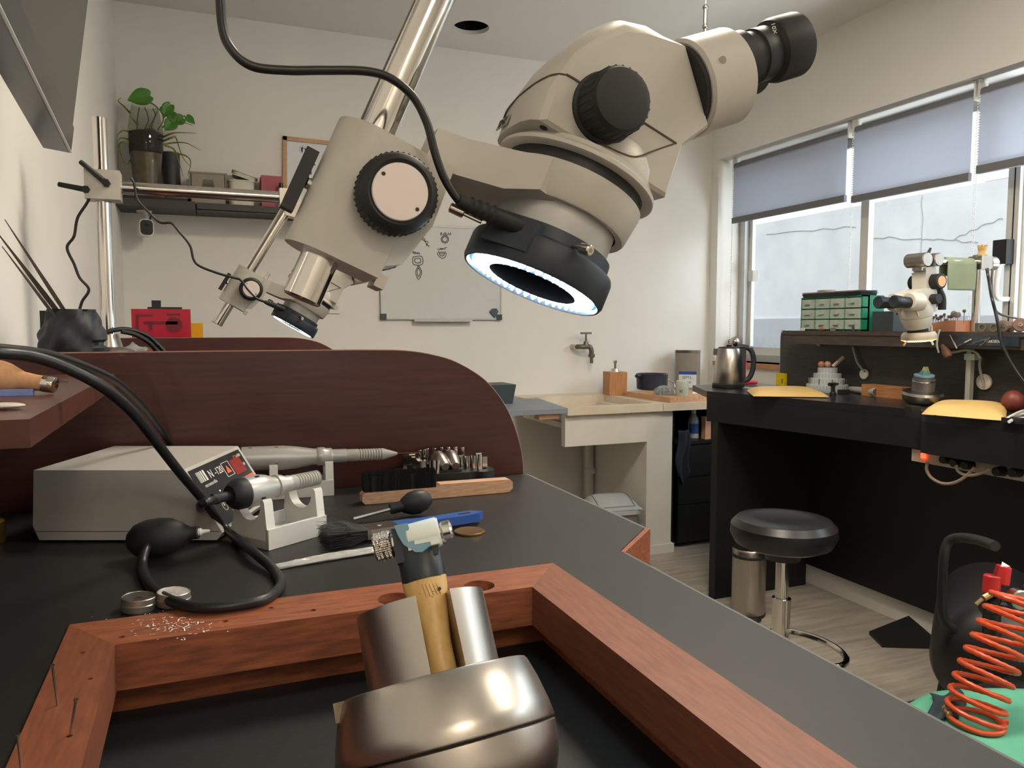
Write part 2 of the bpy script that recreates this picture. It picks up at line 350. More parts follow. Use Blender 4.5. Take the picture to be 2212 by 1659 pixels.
# ================================================================ FRONT WORKBENCH
DZ = 1.02; PY = 1.24
rx0, rx1, ry0, ry1 = -.114, .348, .06, .741
def workbench(label):
    t = thing('workbench', label, 'workbench', (.1, .5, 0), (0, 0, 0), 'mahogany workbenches along the left wall')
    m = M(); z0, z1 = DZ-.035, DZ
    P = lambda pl: m.prism(pl, z0, z1)
    y9 = PY-.005
    P([(-.33, -.27), (rx0, -.27), (rx0, y9), (-.33, y9)])
    P([(rx0, ry1), (rx1, ry1), (rx1, y9), (rx0, y9)])
    P([(rx0, -.27), (rx1, -.27), (rx1, ry0), (rx0, ry0)])
    P([(rx1, -.27), (.444, -.27), (.444, .762), (.524, .839), (.524, y9), (rx1, y9)])
    m.done('desktop', blackd, t)
    for nm, pl, mt, zz in (('edge_trim', [(.4445, .758), (.4445, -.27), (.4475, -.27), (.4475, .757)], edge_m, .035), ('edge_trim', [(.529, .8375), (.529, y9), (.5245, y9), (.5245, .8375)], edge_m, .035), ('corner_trim', [(.4445, .7615), (.4475, .757), (.5305, .8345), (.529, .8375), (.5245, .8388)], rail_m, .052)):
        m = M(); m.prism(pl, DZ-zz, DZ-.0005); m.done(nm, mt, t)
    # rails round the lap tray
    w1, w2, w3 = .041, .062, .052; zt, zb_ = DZ+.003, DZ-.036
    def fin(m, nm, mt, holes=()):
        o = m.done(nm, mt, t)
        if holes:
            k = M()
            for x, y, r, dp in holes: k.cyl((x, y, zt-dp), (x, y, zt+.01), r, n=28)
            c = k.done('cut', mt, t)
            bo = o.modifiers.new('b', 'BOOLEAN'); bo.object = c; bo.operation = 'DIFFERENCE'; bo.solver = 'EXACT'
            dg = bpy.context.evaluated_depsgraph_get(); me = bpy.data.meshes.new_from_object(o.evaluated_get(dg)); o.modifiers.clear(); o.data = me
            for p in me.polygons: p.use_smooth = True
            me.set_sharp_from_angle(angle=R(35)); bpy.data.objects.remove(c)
        return o
    H = [onz(u, v, zt) for u, v in ((1035, 1265), (945, 1278), (853, 1293))]
    N = [onz(u, v, zt) for u, v in ((487, 1342), (677, 1318), (263, 1376), (585, 1313))]
    m = M(); m.prism([(rx0, ry1), (rx0+w1, ry1-w2), (rx1-w3, ry1-w2), (rx1, ry1)], zb_, zt, bev=.0025)
    fin(m, 'back_rail', rail_m, [(H[0].x, H[0].y, .0155, .03), (H[1].x, H[1].y, .0125, .03), (H[2].x, H[2].y, .0165, .03)]+[(p.x, p.y, .0024, .01) for p in N])
    m = M(); m.prism([(rx0, ry1), (rx0+w1, ry1-w2), (rx0+w1, ry0+.05), (rx0, ry0)], zb_, zt, bev=.0025)
    fin(m, 'left_rail', rail_y, [(q.x, q.y, .0018, .008) for q in (onz(195, 1466, zt), onz(178, 1410, zt), onz(150, 1590, zt))])
    m = M(); m.prism([(rx1, ry1), (rx1, ry0), (rx1-w3, ry0+.05), (rx1-w3, ry1-w2)], zb_, zt, bev=.0025); fin(m, 'right_rail', rail_y)
    m = M(); m.prism([(rx0, ry0), (rx0+w1, ry0+.05), (rx1-w3, ry0+.05), (rx1, ry0)], zb_, zt, bev=.0025); fin(m, 'front_rail', rail_m)
    ix0, ix1, iy0, iy1, tz = rx0+.012, rx1-.012, ry0+.012, ry1-.026, .95
    m = M(); m.b2((ix0, iy1, tz-.01), (ix1, iy1+.012, zb_)).b2((ix0, iy0, tz-.01), (ix1, iy0+.012, zb_)).b2((ix0, iy0, tz-.01), (ix0+.012, iy1, zb_)).b2((ix1-.012, iy0, tz-.01), (ix1, iy1, zb_)); m.done('tray_wall', rail_m, t)
    M().b2((ix0, iy0, tz-.012), (ix1, iy1, tz)).done('tray_floor', mat('black_tray_leather', (28, 29, 31), .55, var=.25, scale=90, bump=.1, bscale=260), t)
    # partition with the rounded shoulder
    ar = catmull([(.5205, .98), (.5205, 1.045), (.506, 1.102), (.484, 1.148), (.449, 1.189), (.403, 1.218), (.362, 1.232), (.31, 1.2405), (.24, 1.2425)], 6)
    pl = [(-.345, 0), (.5205, 0)]+[(p.x, p.y) for p in ar]+[(-.345, 1.2425)]
    m = M(); m.prism(pl, -(PY+.022), -PY, Matrix(((1, 0, 0, 0), (0, 0, -1, 0), (0, 1, 0, 0), (0, 0, 0, 1))), bev=.0012, seg=1); m.done('partition', maho, t)
    m = M()
    for yy in (PY, PY+.022): m.tube([(p.x+.0005, yy, p.y) for p in ar]+[(0, yy, 1.243), (-.345, yy, 1.243)], .0009, 5, 1, smooth=False)
    m.done('edge_band', mat('pale_edge_line', (150, 108, 96), .35), t)
    M().b2((-.345, .645, 1.192), (-.119, PY, 1.213), bev=.0012, seg=1).done('ledge', ledge_m, t)
    M().b2((-.345, -.27, 0), (-.331, PY, 1.192)).done('back_panel', maho, t)
    M().b2((-.331, -.27, 0), (.44, -.248, DZ-.035)).done('end_panel', maho, t)
    M().b2((.38, -.24, .8), (.4, .06, DZ-.035)).done('apron', maho, t)
    return t
wb1 = workbench('nearest mahogany workbench with a black top, a framed lap tray and a rounded partition')
wb2 = copy_tree(wb1); relabel(wb2, 'farther mahogany workbench, only its rounded partition showing behind the first', (.1, .5+1.60, 0))
# ================================================================ STEREO MICROSCOPES
led_m = mat('lit_white_led', (214, 240, 255), .4, emit=30)
ringm = mat('ring_light_shell', (40, 48, 58), .45, var=.1)
clearm = mat('clear_led_cover', (70, 110, 130), .2, var=.1)
lens_m = mat('coated_lens', (20, 40, 60), .05, .3)
MM = .001
def scope(label, O, tilt, rod_z, rod_x0, dress=True, name='stereo_microscope', body=beige, knob=rubber, ring=ringm, disc=pinkd, yaw=0.0, led=led_m, post=True, short=330, cord=None, lift=0, group='stereo microscopes on boom stands'):
    """O: centre of the lit face; the optical axis leans by tilt in the plane of the boom"""
    t = thing(name, label, 'microscope', O, (0, 0, 0), group)
    X = Matrix.Translation(O) @ Matrix.Rotation(yaw, 4, 'Z') @ Matrix.Rotation(tilt, 4, 'Y') @ Matrix.Diagonal((MM, MM, MM, 1))
    XP = Matrix(((1, 0, 0, 0), (0, 0, -1, 0), (0, 1, 0, 0), (0, 0, 0, 1)))      # profile plane: x, z -> depth along -y
    N = lambda: M(X)
    # --- ring light
    m = N(); m.lathe([(36, 2), (36, 22), (45, 36), (52.5, 36), (53, 27), (58.5, 24), (59.5, 21), (59.5, 3), (58, 0), (56.5, 0), (55, 4), (38, 4), (37, 1)], None, 72)
    m.prism([(-62, -30), (-34, -52), (-20, -44), (-20, -20), (-50, -10)], 8, 33, None, bev=3)
    rl = m.done('ring_light', ring, t)
    m = N(); m.lathe([(38, 3.2), (55, 3.2)], None, 72); m.done('led_board', clearm, rl)
    m = N()
    for rr, k in ((40.5, 36), (45.5, 42), (50.5, 48)):
        for i in range(k):
            a = 2*math.pi*(i+.5*(rr > 42))/k; m.ball((rr*math.cos(a), rr*math.sin(a), 2.6), 1.75, (1, 1, 1.5), n=8, h=5)
    m.done('led_ring', led, rl)
    for p, q in (((-3, -50, 29), (5, -72, 26)), ((-55, 12, 30), (-82, 18, 30)), ((45, 30, 30), (62, 41, 30))):
        p, q = V(*p), V(*q); m = N(); m.cyl(p, q, 1.8, n=10); m.cyl(p+(q-p)*.55, q, 4, n=14, bev=.8); m.done('thumb_screw', chrome, rl)
    m = N(); m.lathe([(0, 40), (30, 40), (35, 34), (36, 22)], None, 40); m.done('objective_lens', lens_m, t)
    # --- objective drum, clamp ring with arm
    m = N(); m.lathe([(30, 30), (46.5, 30), (47.5, 32), (47.5, 62)], None, 64); m.done('objective_drum', mat('pale_silver_enamel', (190, 190, 188), .35, .3, var=.04), t)
    m = N(); m.lathe([(49, 57), (55, 56), (56.5, 58), (60, 80), (60, 83), (56, 84)], None, 64)
    pl = [(-120, -15), (-96, -20), (-62, -34), (-40, -46), (-20, -40), (-20, 40), (-40, 46), (-62, 34), (-96, 22), (-120, 18)]
    lo = [m.b.verts.new(X @ V(x, y, 43+(13 if x > -50 else (x+96)*.12 if x > -96 else 0))) for x, y in pl]; hi = [m.b.verts.new(X @ V(x, y, 82 if x > -50 else 78 if x > -70 else 72 if x > -100 else 69)) for x, y in pl]
    f = [m.b.faces.new(lo[::-1]), m.b.faces.new(hi)]+[m.b.faces.new((lo[i-1], lo[i], hi[i], hi[i-1])) for i in range(len(pl))]
    m._bev(f, 2*MM, 2, 40)
    m.done('support_arm', body, t)
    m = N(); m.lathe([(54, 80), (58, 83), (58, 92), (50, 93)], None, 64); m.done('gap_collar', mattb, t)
    # --- head
    hw = 44
    m = N()
    # loft across the width: the nose is blunt in the middle and swept back at both cheeks
    secs = []
    for y, dx, dz in ((-44, 13, -17), (-41, 8, -12), (-34, 4, -6), (-20, 1, -1), (0, 0, 0), (20, 1, -1), (34, 4, -5), (41, 8, -10), (44, 13, -14)):
        e = 2.5 if abs(y) == 44 else 0
        secs.append(m._v([(-68+dx, y, 103+e), (-70+dx, y, 128), (-62+dx*.9, y, 162), (-46+dx*.7, y, 196+dz*.8), (-30+dx*.5, y, 215+dz), (-8, y, 223+dz), (25, y, 222+dz*.35), (72-e, y, 172+e*.3), (57-e, y, 147), (60-e, y, 103+e)]))
    for a, b in zip(secs, secs[1:]):
        for i in range(10): m.b.faces.new((a[i-1], a[i], b[i], b[i-1]))
    m.b.faces.new(secs[0]); m.b.faces.new(secs[-1][::-1])
    m.lathe([(0, 92), (64, 92), (66.5, 93), (66.5, 96), (64.5, 98), (58, 98.5), (58, 104), (40, 106)], None, 64)
    BL = [(50, 95), (51.5, 103), (50, 114), (45, 126), (36, 136)]
    m.lathe(BL, Matrix.Translation((14, 0, 0)), 64)
    hd = m.done('head', body, t, ang=22)
    m = N()
    def sy(x, z):          # depth of the near side of the head at (x, z)
        r = 0
        for (r0, z0), (r1, z1) in zip(BL, BL[1:]):
            if z0 <= z <= z1: r = r0+(r1-r0)*(z-z0)/(z1-z0)
        return -max(44.25, math.sqrt(max(0, r*r-(x-14)**2))+.3)
    def fx(y, z):          # front of the head
        dxs = ((-44, 13), (-41, 8), (-34, 4), (-20, 1), (0, 0), (20, 1), (34, 4), (41, 8), (44, 13)); dx = 0
        for (a, p), (b, q) in zip(dxs, dxs[1:]):
            if a <= y <= b: dx = p+(q-p)*(y-a)/(b-a)
        return (-70+dx if z < 128 else -70+8*(z-128)/34+dx)-.3
    m.tube([(x, sy(x, z), z) for x, z in ((-55, 142.5), (-48, 143), (-41, 143), (-20, 143), (8, 144), (50, 144.5))], .9, 6, 4)
    m.tube([(x, sy(x, z), z) for x, z in ((-26, 114), (-20, 112), (-14, 111), (-4, 110.5), (8, 111), (20, 115), (34, 129), (48, 143))], .7, 6, 6)
    m.tube([(fx(y, z), y, z) for y, z in ((34, 122), (20, 125), (0, 130), (-20, 135.5), (-34, 139.5), (-41, 141.5), (-43.8, 142.5))], .8, 6, 4)
    m.done('seam', groove, hd)
    if dress:
        m = N(); m.box((-69.6, 16, 111), (.8, 22, 9)); m.done('label', mat('grey_name_label', (150, 148, 144), .4), hd)
        m = N(); m.text('SMZ', 9, Matrix.Translation((-70.2, 16, 108)) @ Matrix.Rotation(R(90), 4, 'X') @ Matrix.Rotation(R(-90), 4, 'Y'), .15)
        if len(m.b.verts): m.done('marking', mattb, hd)
        else: m.b.free()
    m = N(); m.cyl((-52, -34, 103.2), (-52, -34, 102.4), 3.2, n=16); m.done('screw_hole', mattb, hd)
    # --- zoom knobs
    for sg, nm in ((-1, 'zoom_knob'), (1, 'zoom_knob')):
        m = N(); T = Matrix.Translation((-17, sg*hw, 136)) @ Matrix.Rotation(R(90)*(1 if sg < 0 else -1), 4, 'X')
        m.lathe([(0, 0), (27, 0), (27, 3), (24, 4)], T, 48); m.lathe([(24, 3), (25, 5), (24.3, 25), (22, 29), (18, 30), (0, 30)], T, 48)
        for i in range(26):
            a = 2*math.pi*i/26; m.cyl(T @ V(24.3*math.cos(a), 24.3*math.sin(a), 6), T @ V(23.6*math.cos(a), 23.6*math.sin(a), 25), 1.5, n=6)
        m.done(nm, knob, t)
    # --- binocular tubes and eyepieces
    d = V(math.cos(R(44)), 0, math.sin(R(44))); pz = V(-d.z, 0, d.x)
    for sg in (-1, 1):
        b = V(51, sg*21, 201)
        m = N(); m.cyl(b-d*3, b+d*43, 39, 39, 56, hint=(0, 1, 0), bev=2.5); h = m.done('tube_housing', body, t)
        m = N(); m.cyl(b-d*7, b-d*1, 35, n=48, hint=(0, 1, 0)); m.done('joint_ring', mattb, h)
        e = b+d*42+pz*9+V(0, sg*6, 0)
        m = N(); m.lathe([(0, 0), (23, 0), (23.5, 14), (20.5, 16), (20.5, 26), (22, 27), (22, 40), (21, 42), (25, 45), (26.5, 50), (26.5, 72), (24.5, 74.5), (18, 75), (16, 70), (0, 70)], zframe(e, d, (0, 1, 0)), 48)
        ep = m.done('eyepiece', mattb, t)
        m = N(); m.lathe([(0, 70.4), (15.5, 70.4)], zframe(e, d, (0, 1, 0)), 24); m.done('eye_lens', lens_m, ep)
        if sg < 0:
            T = zframe(e, d, (0, 1, 0))
            m = N(); m.text('10X/20', 5.5, frame(e+d*34+V(0, -21, 0)+pz*7, pz*-1, y=d) @ Matrix.Translation((0, 0, .5)) if False else frame(e+d*36+V(0, -19.2, 0)+pz*11, pz*-1, z=V(0, -.86, 0)+pz*.5), .2); m.done('marking', white, ep)
            m = N(); c = b+d*11+V(0, -37.9, 0)+pz*9; m.cyl(c+V(0, 1, 0), c+V(0, -.7, 0), 3, n=14); m.done('screw', chrome, h)
    X0 = X; X = X @ Matrix.Translation((0, 0, lift)); N = lambda: M(X)
    # --- rack body on the pole
    m = N()
    body_pl = [(-118, -27), (-118, 27)]+circ(27, 20, -157.5, 0, 90, 270)
    m.prism(body_pl, -52, 44, None, bev=1.5, seg=2, ang=40)
    rk = m.done('rack_housing', body, t, ang=50)
    m = N(); m.prism([(-117.4, -42), (-117.4, 46), (-99, 46), (-97, 0), (-106, -35)], -24, 24, XP, bev=1.2); m.prism([(-120, 22), (-112, 22), (-112, 52), (-120, 52)], -17, 17, XP, bev=1)
    m.done('rack_slide', body, t)
    m = N(); m.b2((-117, -12, -56), (-109, 12, -46), None, 1); m.done('stop_plate', steel, t); m = N(); m.b2((-119, -9, 44), (-112, 9, 66), None, 1); m.done('gear_rack', steel, t)
    m = N()
    for i in range(9): m.b2((-112, -6, 46+2.1*i), (-109.6, 6, 47+2.1*i))
    m.done('rack_teeth', steel, t)
    for sg in (-1, 1):
        T = Matrix.Translation((-132, sg*26, 4)) @ Matrix.Rotation(R(90)*(1 if sg < 0 else -1), 4, 'X')
        m = N(); m.lathe([(0, 0), (24, 0), (27, 4), (27.5, 7), (27.5, 20), (25.5, 24), (22, 26), (20, 24.5), (0, 24.5)], T, 60)
        for i in range(44):
            a = 2*math.pi*i/44; m.cyl(T @ V(27.2*math.cos(a), 27.2*math.sin(a), 6), T @ V(27.2*math.cos(a), 27.2*math.sin(a), 20), 1.1, n=6)
        k = m.done('focus_knob', knob, t)
        m = N(); m.lathe([(0, 24), (19.4, 24), (19.4, 25.2), (18.8, 25.8), (0, 25.8)], T, 48); dd = m.done('disc', disc, k)
        for x in (-16, 16): m = N(); m.cyl(T @ V(x*.94, x*-.34, 25.5), T @ V(x*.94, x*-.34, 26), 1.4, n=10); m.done('pin_hole', mattb, k)
    m = N(); m.box((-192, -3, -10), (9, 13, 46), None, 1.5); lv = m.done('clamp_lever', mattb, t)
    m = N(); m.cyl((-188, -3, -9), (-182, -2, -9), 4.5, n=16, bev=.8); m.cyl((-183, -2, -9), (-178, 0, -9), 3, n=12); m.done('screw', chrome, lv)
    X = X0; N = lambda: M(X)
    # --- pole, boom rod, post
    m = N(); m.cyl((-157.5, 0, -86), (-157.5, 0, short), 13.7, n=48, bev=1.2); m.done('pole', chrome, t)
    if post:
        top = X @ V(-157.5, 0, short); y = top.y
        m = M(); jx = top.x; m.box((jx, y, rod_z), (.05, .044, .04), None, .003); m.prism([(jx-.02, rod_z-.015), (jx+.026, rod_z-.015), (jx+.012, rod_z-.05), (jx-.012, rod_z-.045)], -(y+.02), -(y-.02), XP, bev=.002); m.done('rod_joint', steel, t)
        m = M(); m.cyl((rod_x0-.03, y, rod_z), (jx, y, rod_z), .0145, n=32); m.done('boom_rod', chrome, t)
        m = M(); m.cyl((rod_x0, y, 1.2135), (rod_x0, y, rod_z+.155), .0165, n=32, bev=.001); m.done('post', chrome, t)
        m = M(); m.box((rod_x0+.003, y-.006, rod_z), (.072, .058, .066), None, .002); cb = m.done('clamp_block', mat('cast_silver', (196, 192, 184), .42, .55, var=.1), t)
        for p, q in (((rod_x0+.012, y-.042, rod_z+.002), (rod_x0-.038, y-.05, rod_z+.045)), ((rod_x0-.03, y-.03, rod_z-.014), (rod_x0-.085, y-.035, rod_z-.006))):
            p, q = V(*p), V(*q); m = M(); m.cyl(p, q, .0065, .0055, 12, bev=.002); m.cyl(p+V(0, .014, 0), p+V(0, -.008, 0), .009, n=6, bev=.001); m.done('clamp_handle', mattb, cb)
        m = M(); m.lathe([(0, 0), (.05, 0), (.052, .004), (.052, .012), (.03, .02), (.022, .05), (0, .05)], Matrix.Translation((rod_x0, y, 1.2135)), 40); m.done('post_flange', steel, t)
    if cord:
        m = M(); m.tube(cord, .0029, 12, 10); m.done('cord', cordm, t)
        b = X @ V(-40, -40, 26)
        p0 = Vector(cord[-1]); p1 = Vector(cord[-2])
        dd = (b-p0).normalized(); T = zframe(p0, b-p0)
        L = (b-p0).length
        m = M(); m.lathe([(0, 0), (.0042, 0), (.005, .004), (.0062, L*.5), (.0072, L*.95), (.007, L), (0, L)], T, 20)
        for i in range(4): m.lathe([(.0055+i*.0003, .008+i*.006), (.0064+i*.0003, .0095+i*.006), (.0055+i*.0003, .011+i*.006)], T, 20)
        m.done('plug', rubber, t)
    return t, X
O1 = V(.245, .565, 1.313)
Yc = .565-.046
crd = [onyp for onyp in (ony(470, -260, Yc+.01), ony(474, -60, Yc), ony(480, 55, Yc), ony(500, 107, Yc), ony(545, 143, Yc), ony(620, 152, Yc), ony(700, 152, Yc), ony(790, 154, Yc), ony(845, 170, Yc), ony(893, 210, Yc), ony(922, 265, Yc), ony(938, 325, Yc), ony(955, 375, Yc), ony(975, 412, Yc), ony(990, 433, Yc))]
s1, X1 = scope('largest stereo microscope hanging over the nearest workbench, with a lit ring light', O1, R(24.3), 1.67, -.205, cord=crd)
O2 = O1+V(-.034, 1.45, -.033)
Y2 = O2.y-.05
crd2 = [ony(u, v, Y2) for u, v in ((283, 385), (290, 398), (296, 430), (318, 455), (345, 480), (370, 482), (385, 498), (410, 530), (418, 560), (432, 575), (470, 590), (505, 600), (520, 605), (535, 625), (555, 645), (572, 652))]
s2, X2 = scope('smaller-looking stereo microscope farther back over the second bench, below the wall shelf', O2, R(31), 1.603, -.205, cord=crd2, short=262, lift=24)
c = [ony(u, v, O2.y-.02) for u, v in ((215, 385), (198, 388), (192, 430), (168, 470), (160, 510), (145, 535), (160, 570), (172, 600), (192, 625), (178, 650), (172, 668))]
m = M(); m.tube(c, .0032, 10, 8); m.done('cable', cordm, s2)
# ================================================================ ON THE NEAREST WORKBENCH
def P3(u, v, t): return C0+ray(u, v)*t                 # survey: a point at a measured distance on a sight line
XPb = Matrix(((1, 0, 0, 0), (0, 0, -1, 0), (0, 1, 0, 0), (0, 0, 0, 1)))
# ---- control box
boxm = mat('grey_box_enamel', (176, 172, 166), .5, scale=40, var=.06, bump=.12, bscale=900)
A0 = onz(78, 1172, DZ); A1 = onz(476, 1172, DZ); e_ = (A1-A0).normalized(); n_ = V(-e_.y, e_.x, 0); L_ = (A1-A0).length
t = thing('control_box', 'grey electronic control box with a black keypad panel on the black bench top', 'control box', A0, (0, 0, math.atan2(e_.y, e_.x)))
T = Matrix.Translation(A0) @ Matrix.Rotation(math.atan2(e_.y, e_.x), 4, 'Z')
hb = .0885; wb = (onz(515, 962, DZ+hb)-A0).dot(n_); wb = min(wb, (PY-.006-A0.y-.004)/n_.y); lt = (onz(402, 1012, DZ+hb)-A0).dot(e_)
XZ = T @ Matrix(((1, 0, 0, 0), (0, 0, 1, 0), (0, 1, 0, 0), (0, 0, 0, 1)))
m = M(); m.prism([(.004, .003), (L_-.004, .003), (L_+.003, .012), (lt, hb), (.001, hb), (-.003, .02)], 0, wb, XZ, bev=.004); bx_ = m.done('housing', boxm, t)
m = M(); 
for x in (.02, L_-.03):
    for y in (.02, wb-.02): m.cyl(T @ V(x, y, 0), T @ V(x, y, .004), .008, n=12)
m.done('rubber_foot', rubber, t)
m = M(); m.b2((-.0035, -.0004, .0135), (L_, -.0002, .0143), T); m.done('case_seam', groove, t)
pa = V(lt, 0, hb); pb = V(L_+.003, 0, .012); dn = (pb-pa).normalized(); nl = V(-dn.z, 0, dn.x)          # sloped keypad face
PH = (pb-pa).length
PT = T @ Matrix(((0, -dn.x, nl.x, pa.x), (1, 0, 0, 0), (0, -dn.z, nl.z, pa.z), (0, 0, 0, 1)))             # x: to the back, y: up the slope, z: out
def pq(u, v): return (wb*(.05+.9*u), -PH*(.05+.90*v))
m = M(); a = pq(0, 0); b = pq(1, 1); m.b2((a[0], b[1], 0), (b[0], a[1], .0011), PT); kp = m.done('keypad_panel', mat('black_keypad_film', (38, 39, 42), .35, var=.05), t)
S3 = PH/.1
def ink(nm, col, fn, emit=0): m = M(); fn(m); m.done(nm, mat('ink_'+nm, col, .5, var=.02, emit=emit), kp)
def tx(m, s, u, v, size): p = pq(u, v); m.text(s, size, PT @ Matrix.Translation((p[0], p[1], .0012)), .0001, 'LEFT')
def rc(m, u0, v0, u1, v1):
    a = pq(u0, v0); b = pq(u1, v1); m.b2((a[0], b[1], .0011), (b[0], a[1], .0014), PT)
def fr(m, u0, v0, u1, v1, w=.012):
    rc(m, u0, v0, u1, v0+w); rc(m, u0, v1-w, u1, v1); rc(m, u0, v0, u0+w, v1); rc(m, u1-w, v0, u1, v1)
def logo(m):
    for k, w in enumerate((.004, .006, .009, .013, .02, .028)): x = .07+sum((.012, .015, .019, .025, .035)[:k])*1.05; rc(m, x, .07, x+w, .25)
    tx(m, 'N', .255, .245, .0155); tx(m, '-120', .36, .245, .0145); tx(m, 'micromartillo', .1, .345, .0068)
    fr(m, .53, .1, .68, .36, .008); fr(m, .53, .46, .68, .7, .008)
    for u in (.27, .39, .51): rc(m, u-.012, .47, u+.008, .5)
    p = pq(.2, .73); m.tube([PT @ V(p[0]+.006*math.cos(a), p[1]+.006*math.sin(a), .0012) for a in [R(130+20*i) for i in range(15)]], .0004, 5, 1, False); rc(m, .195, .62, .206, .73)
ink('logo_print', (214, 210, 204), logo)
ink('scale_print', (214, 210, 203), lambda m: (tx(m, 'x1000', .88, .12, .006), tx(m, 'x 100', .88, .3, .006)))
def ora(m):
    for u0, v0, u1, v1 in ((.56, .16, .65, .3),): m.prism([pq(u0, v1), pq(u1, v1), pq((u0+u1)/2, v0)], .0011, .0014, PT)
    m.prism([pq(.56, .52), pq(.65, .52), pq(.605, .65)], .0011, .0014, PT)
    fr(m, .27, .6, .38, .86, .007); fr(m, .4, .56, .51, .8, .007); fr(m, .82, .07, .87, .13, .008)
    p = pq(.325, .73); m.tube([PT @ V(p[0]+.0045*math.cos(a), p[1]+.0045*math.sin(a), .0012) for a in [R(120+20*i) for i in range(15)]], .0005, 5, 1, False)
    rc(m, .43, .62, .48, .65); rc(m, .45, .62, .465, .74); rc(m, .84, .25, .88, .29)
    rc(m, .82, .48, .99, .74)
ink('orange_print', (226, 96, 62), ora)
ink('display_window', (112, 24, 22), lambda m: rc(m, .7, .12, .92, .4), .25)
# ---- hand pieces on cradles
cradm = mat('cradle_white_plastic', (206, 204, 198), .5, var=.03, scale=20)
def cradle(label, F, L, w, h):
    t = thing('handpiece_cradle', label, 'cradle', F.translation, (0, 0, 0), 'white handpiece cradles')
    m = M(F)
    m.b2((0, -w*.5, 0), (L, w*.5, .010), None, .002); m.b2((0, w*.5-.006, .01), (L, w*.5, .024), None, .002); m.b2((0, -w*.5, .01), (L, -w*.5+.006, .024), None, .002)
    m.done('base', cradm, t)
    r = w*.30
    pl = [(-w*.5, 0), (w*.5, 0), (w*.40, h-.003), (w*.37, h), (w*.33, h), (w*.30, h-.004)]+[(r*math.cos(R(a)), h-.008+r*.9*math.sin(R(a))) for a in range(-10, -171, -16)]+[(-w*.30, h-.004), (-w*.33, h), (-w*.37, h), (-w*.40, h-.003)]
    YZ = Matrix(((0, 0, 1, 0), (1, 0, 0, 0), (0, 1, 0, 0), (0, 0, 0, 1)))
    for x in (0, L-.012): m = M(F); m.prism(pl, x, x+.012, YZ, bev=.0015); m.done('upright', cradm, t)
    return t
hpm = mat('handpiece_grey_metal', (176, 174, 170), .35, .35, var=.05)
def handpiece(label, F, long):
    """F: x along the tool from the cord end"""
    t = thing('handpiece', label, 'handpiece', F.translation, (0, 0, 0), 'engraving handpieces')
    LX = F @ Matrix(((0, 0, 1, 0), (1, 0, 0, 0), (0, 1, 0, 0), (0, 0, 0, 1)))
    k = long
    m = M(); m.lathe([(0, -.004), (.012, -.004), (.016, .0), (.0182, .006), (.0182, .016), (0, .016)], LX, 40); m.done('end_cap', mattb, t)
    m = M(); m.lathe([(0, .0155), (.0183, .0155), (.0186, .018), (.0186, .058*k), (.017, .072*k), (.0125, .092*k), (.0125, .096*k), (0, .096*k)], LX, 44); bd = m.done('body', hpm, t)
    m = M()
    for a in (20, 110, 200, 290):
        for z in (.028, .05*k): p = V(.0187*math.cos(R(a)), .0187*math.sin(R(a)), z); m.box(p, (.0008, .0008, .0055) if k > 1.2 else (.0022, .0022, .0022), LX)
    m.done('vent_slot', mattb, bd)
    m = M(); m.lathe([(.0125, .095*k), (.0142, .097*k), (.0142, .104*k), (.0128, .106*k), (.0128, .112*k), (.0105, .114*k), (.0105, .13*k), (0, .13*k)], LX, 36); m.done('collar', hpm, t)
    m = M(); pr = [(0, .129*k), (.0098, .129*k), (.0098, .142*k)]
    for i in range(9): z = .144*k+i*.0042; pr += [(.0098, z), (.0088, z+.0012), (.0088, z+.002), (.0098, z+.0032)]
    z = pr[-1][1]
    if k < 1: pr += [(.0085, z+.001), (0, z+.001)]
    else: pr += [(.0092, z+.004), (.0035, z+.022), (.0022, z+.026), (0, z+.026)]
    m.lathe(pr, LX, 30); m.done('grip', mat('ribbed_grey_grip', (160, 158, 152), .55, var=.06), t)
    if k > 1.2: m = M(); m.cyl(LX @ V(0, 0, z+.02), LX @ V(0, 0, z+.062), .0013, n=8); m.done('tool_shank', mat('dark_tool_steel', (96, 70, 66), .35, .7), t)
    return t
B = onz(540, 1180, DZ); ax = V(.83, .55, 0).normalized(); F = frame(B+V(0, 0, .0005), ax, z=(0, 0, 1))
cradle('white plastic cradle in front, resting against the control box', F, .088, .07, .058)
hF = frame(B+ax*-.022+V(0, 0, .0655), ax, z=(0, 0, 1))
h1 = handpiece('short grey handpiece with a black end cap lying in the front cradle', hF, .62)
cp = hF.translation
m = M(); LX = hF @ Matrix(((0, 0, 1, 0), (1, 0, 0, 0), (0, 1, 0, 0), (0, 0, 0, 1)))
m.lathe([(.0062, -.026), (.0068, -.02), (.0055, -.018), (.006, -.003), (.009, -.002)], LX, 20)
m.done('strain_relief', rubber, h1)
zd = DZ+.0055
pts = [hF @ V(-.02, 0, 0), hF @ V(-.04, 0, -.003), P3(430, 1107, .99), P3(372, 1126, .925), P3(320, 1178, .84), onz(308, 1227, zd), onz(330, 1272, zd), onz(385, 1304, zd+.003), onz(450, 1313, zd+.0035), onz(520, 1306, zd+.0035), onz(575, 1292, zd+.003), onz(606, 1264, zd), onz(590, 1230, zd), onz(548, 1193, zd+.006), P3(490, 1145, .935), P3(440, 1082, .90), P3(388, 1020, .85), P3(335, 952, .80), P3(285, 890, .75), P3(225, 838, .71), P3(150, 798, .68), P3(75, 771, .65), P3(0, 762, .62), P3(-90, 760, .60)]
m = M(); m.tube(pts, .0052, 14, 10); m.done('cord', cordm, h1)
B = onz(584, 1081, DZ); ax = (onz(722, 1071, DZ)-B); LL = ax.length; ax.normalize(); F = frame(B+V(0, 0, .0005)+V(-ax.y, ax.x, 0)*.026, ax, z=(0, 0, 1))
cradle('white plastic cradle farther back, close to the mahogany partition', F, LL, .05, .052)
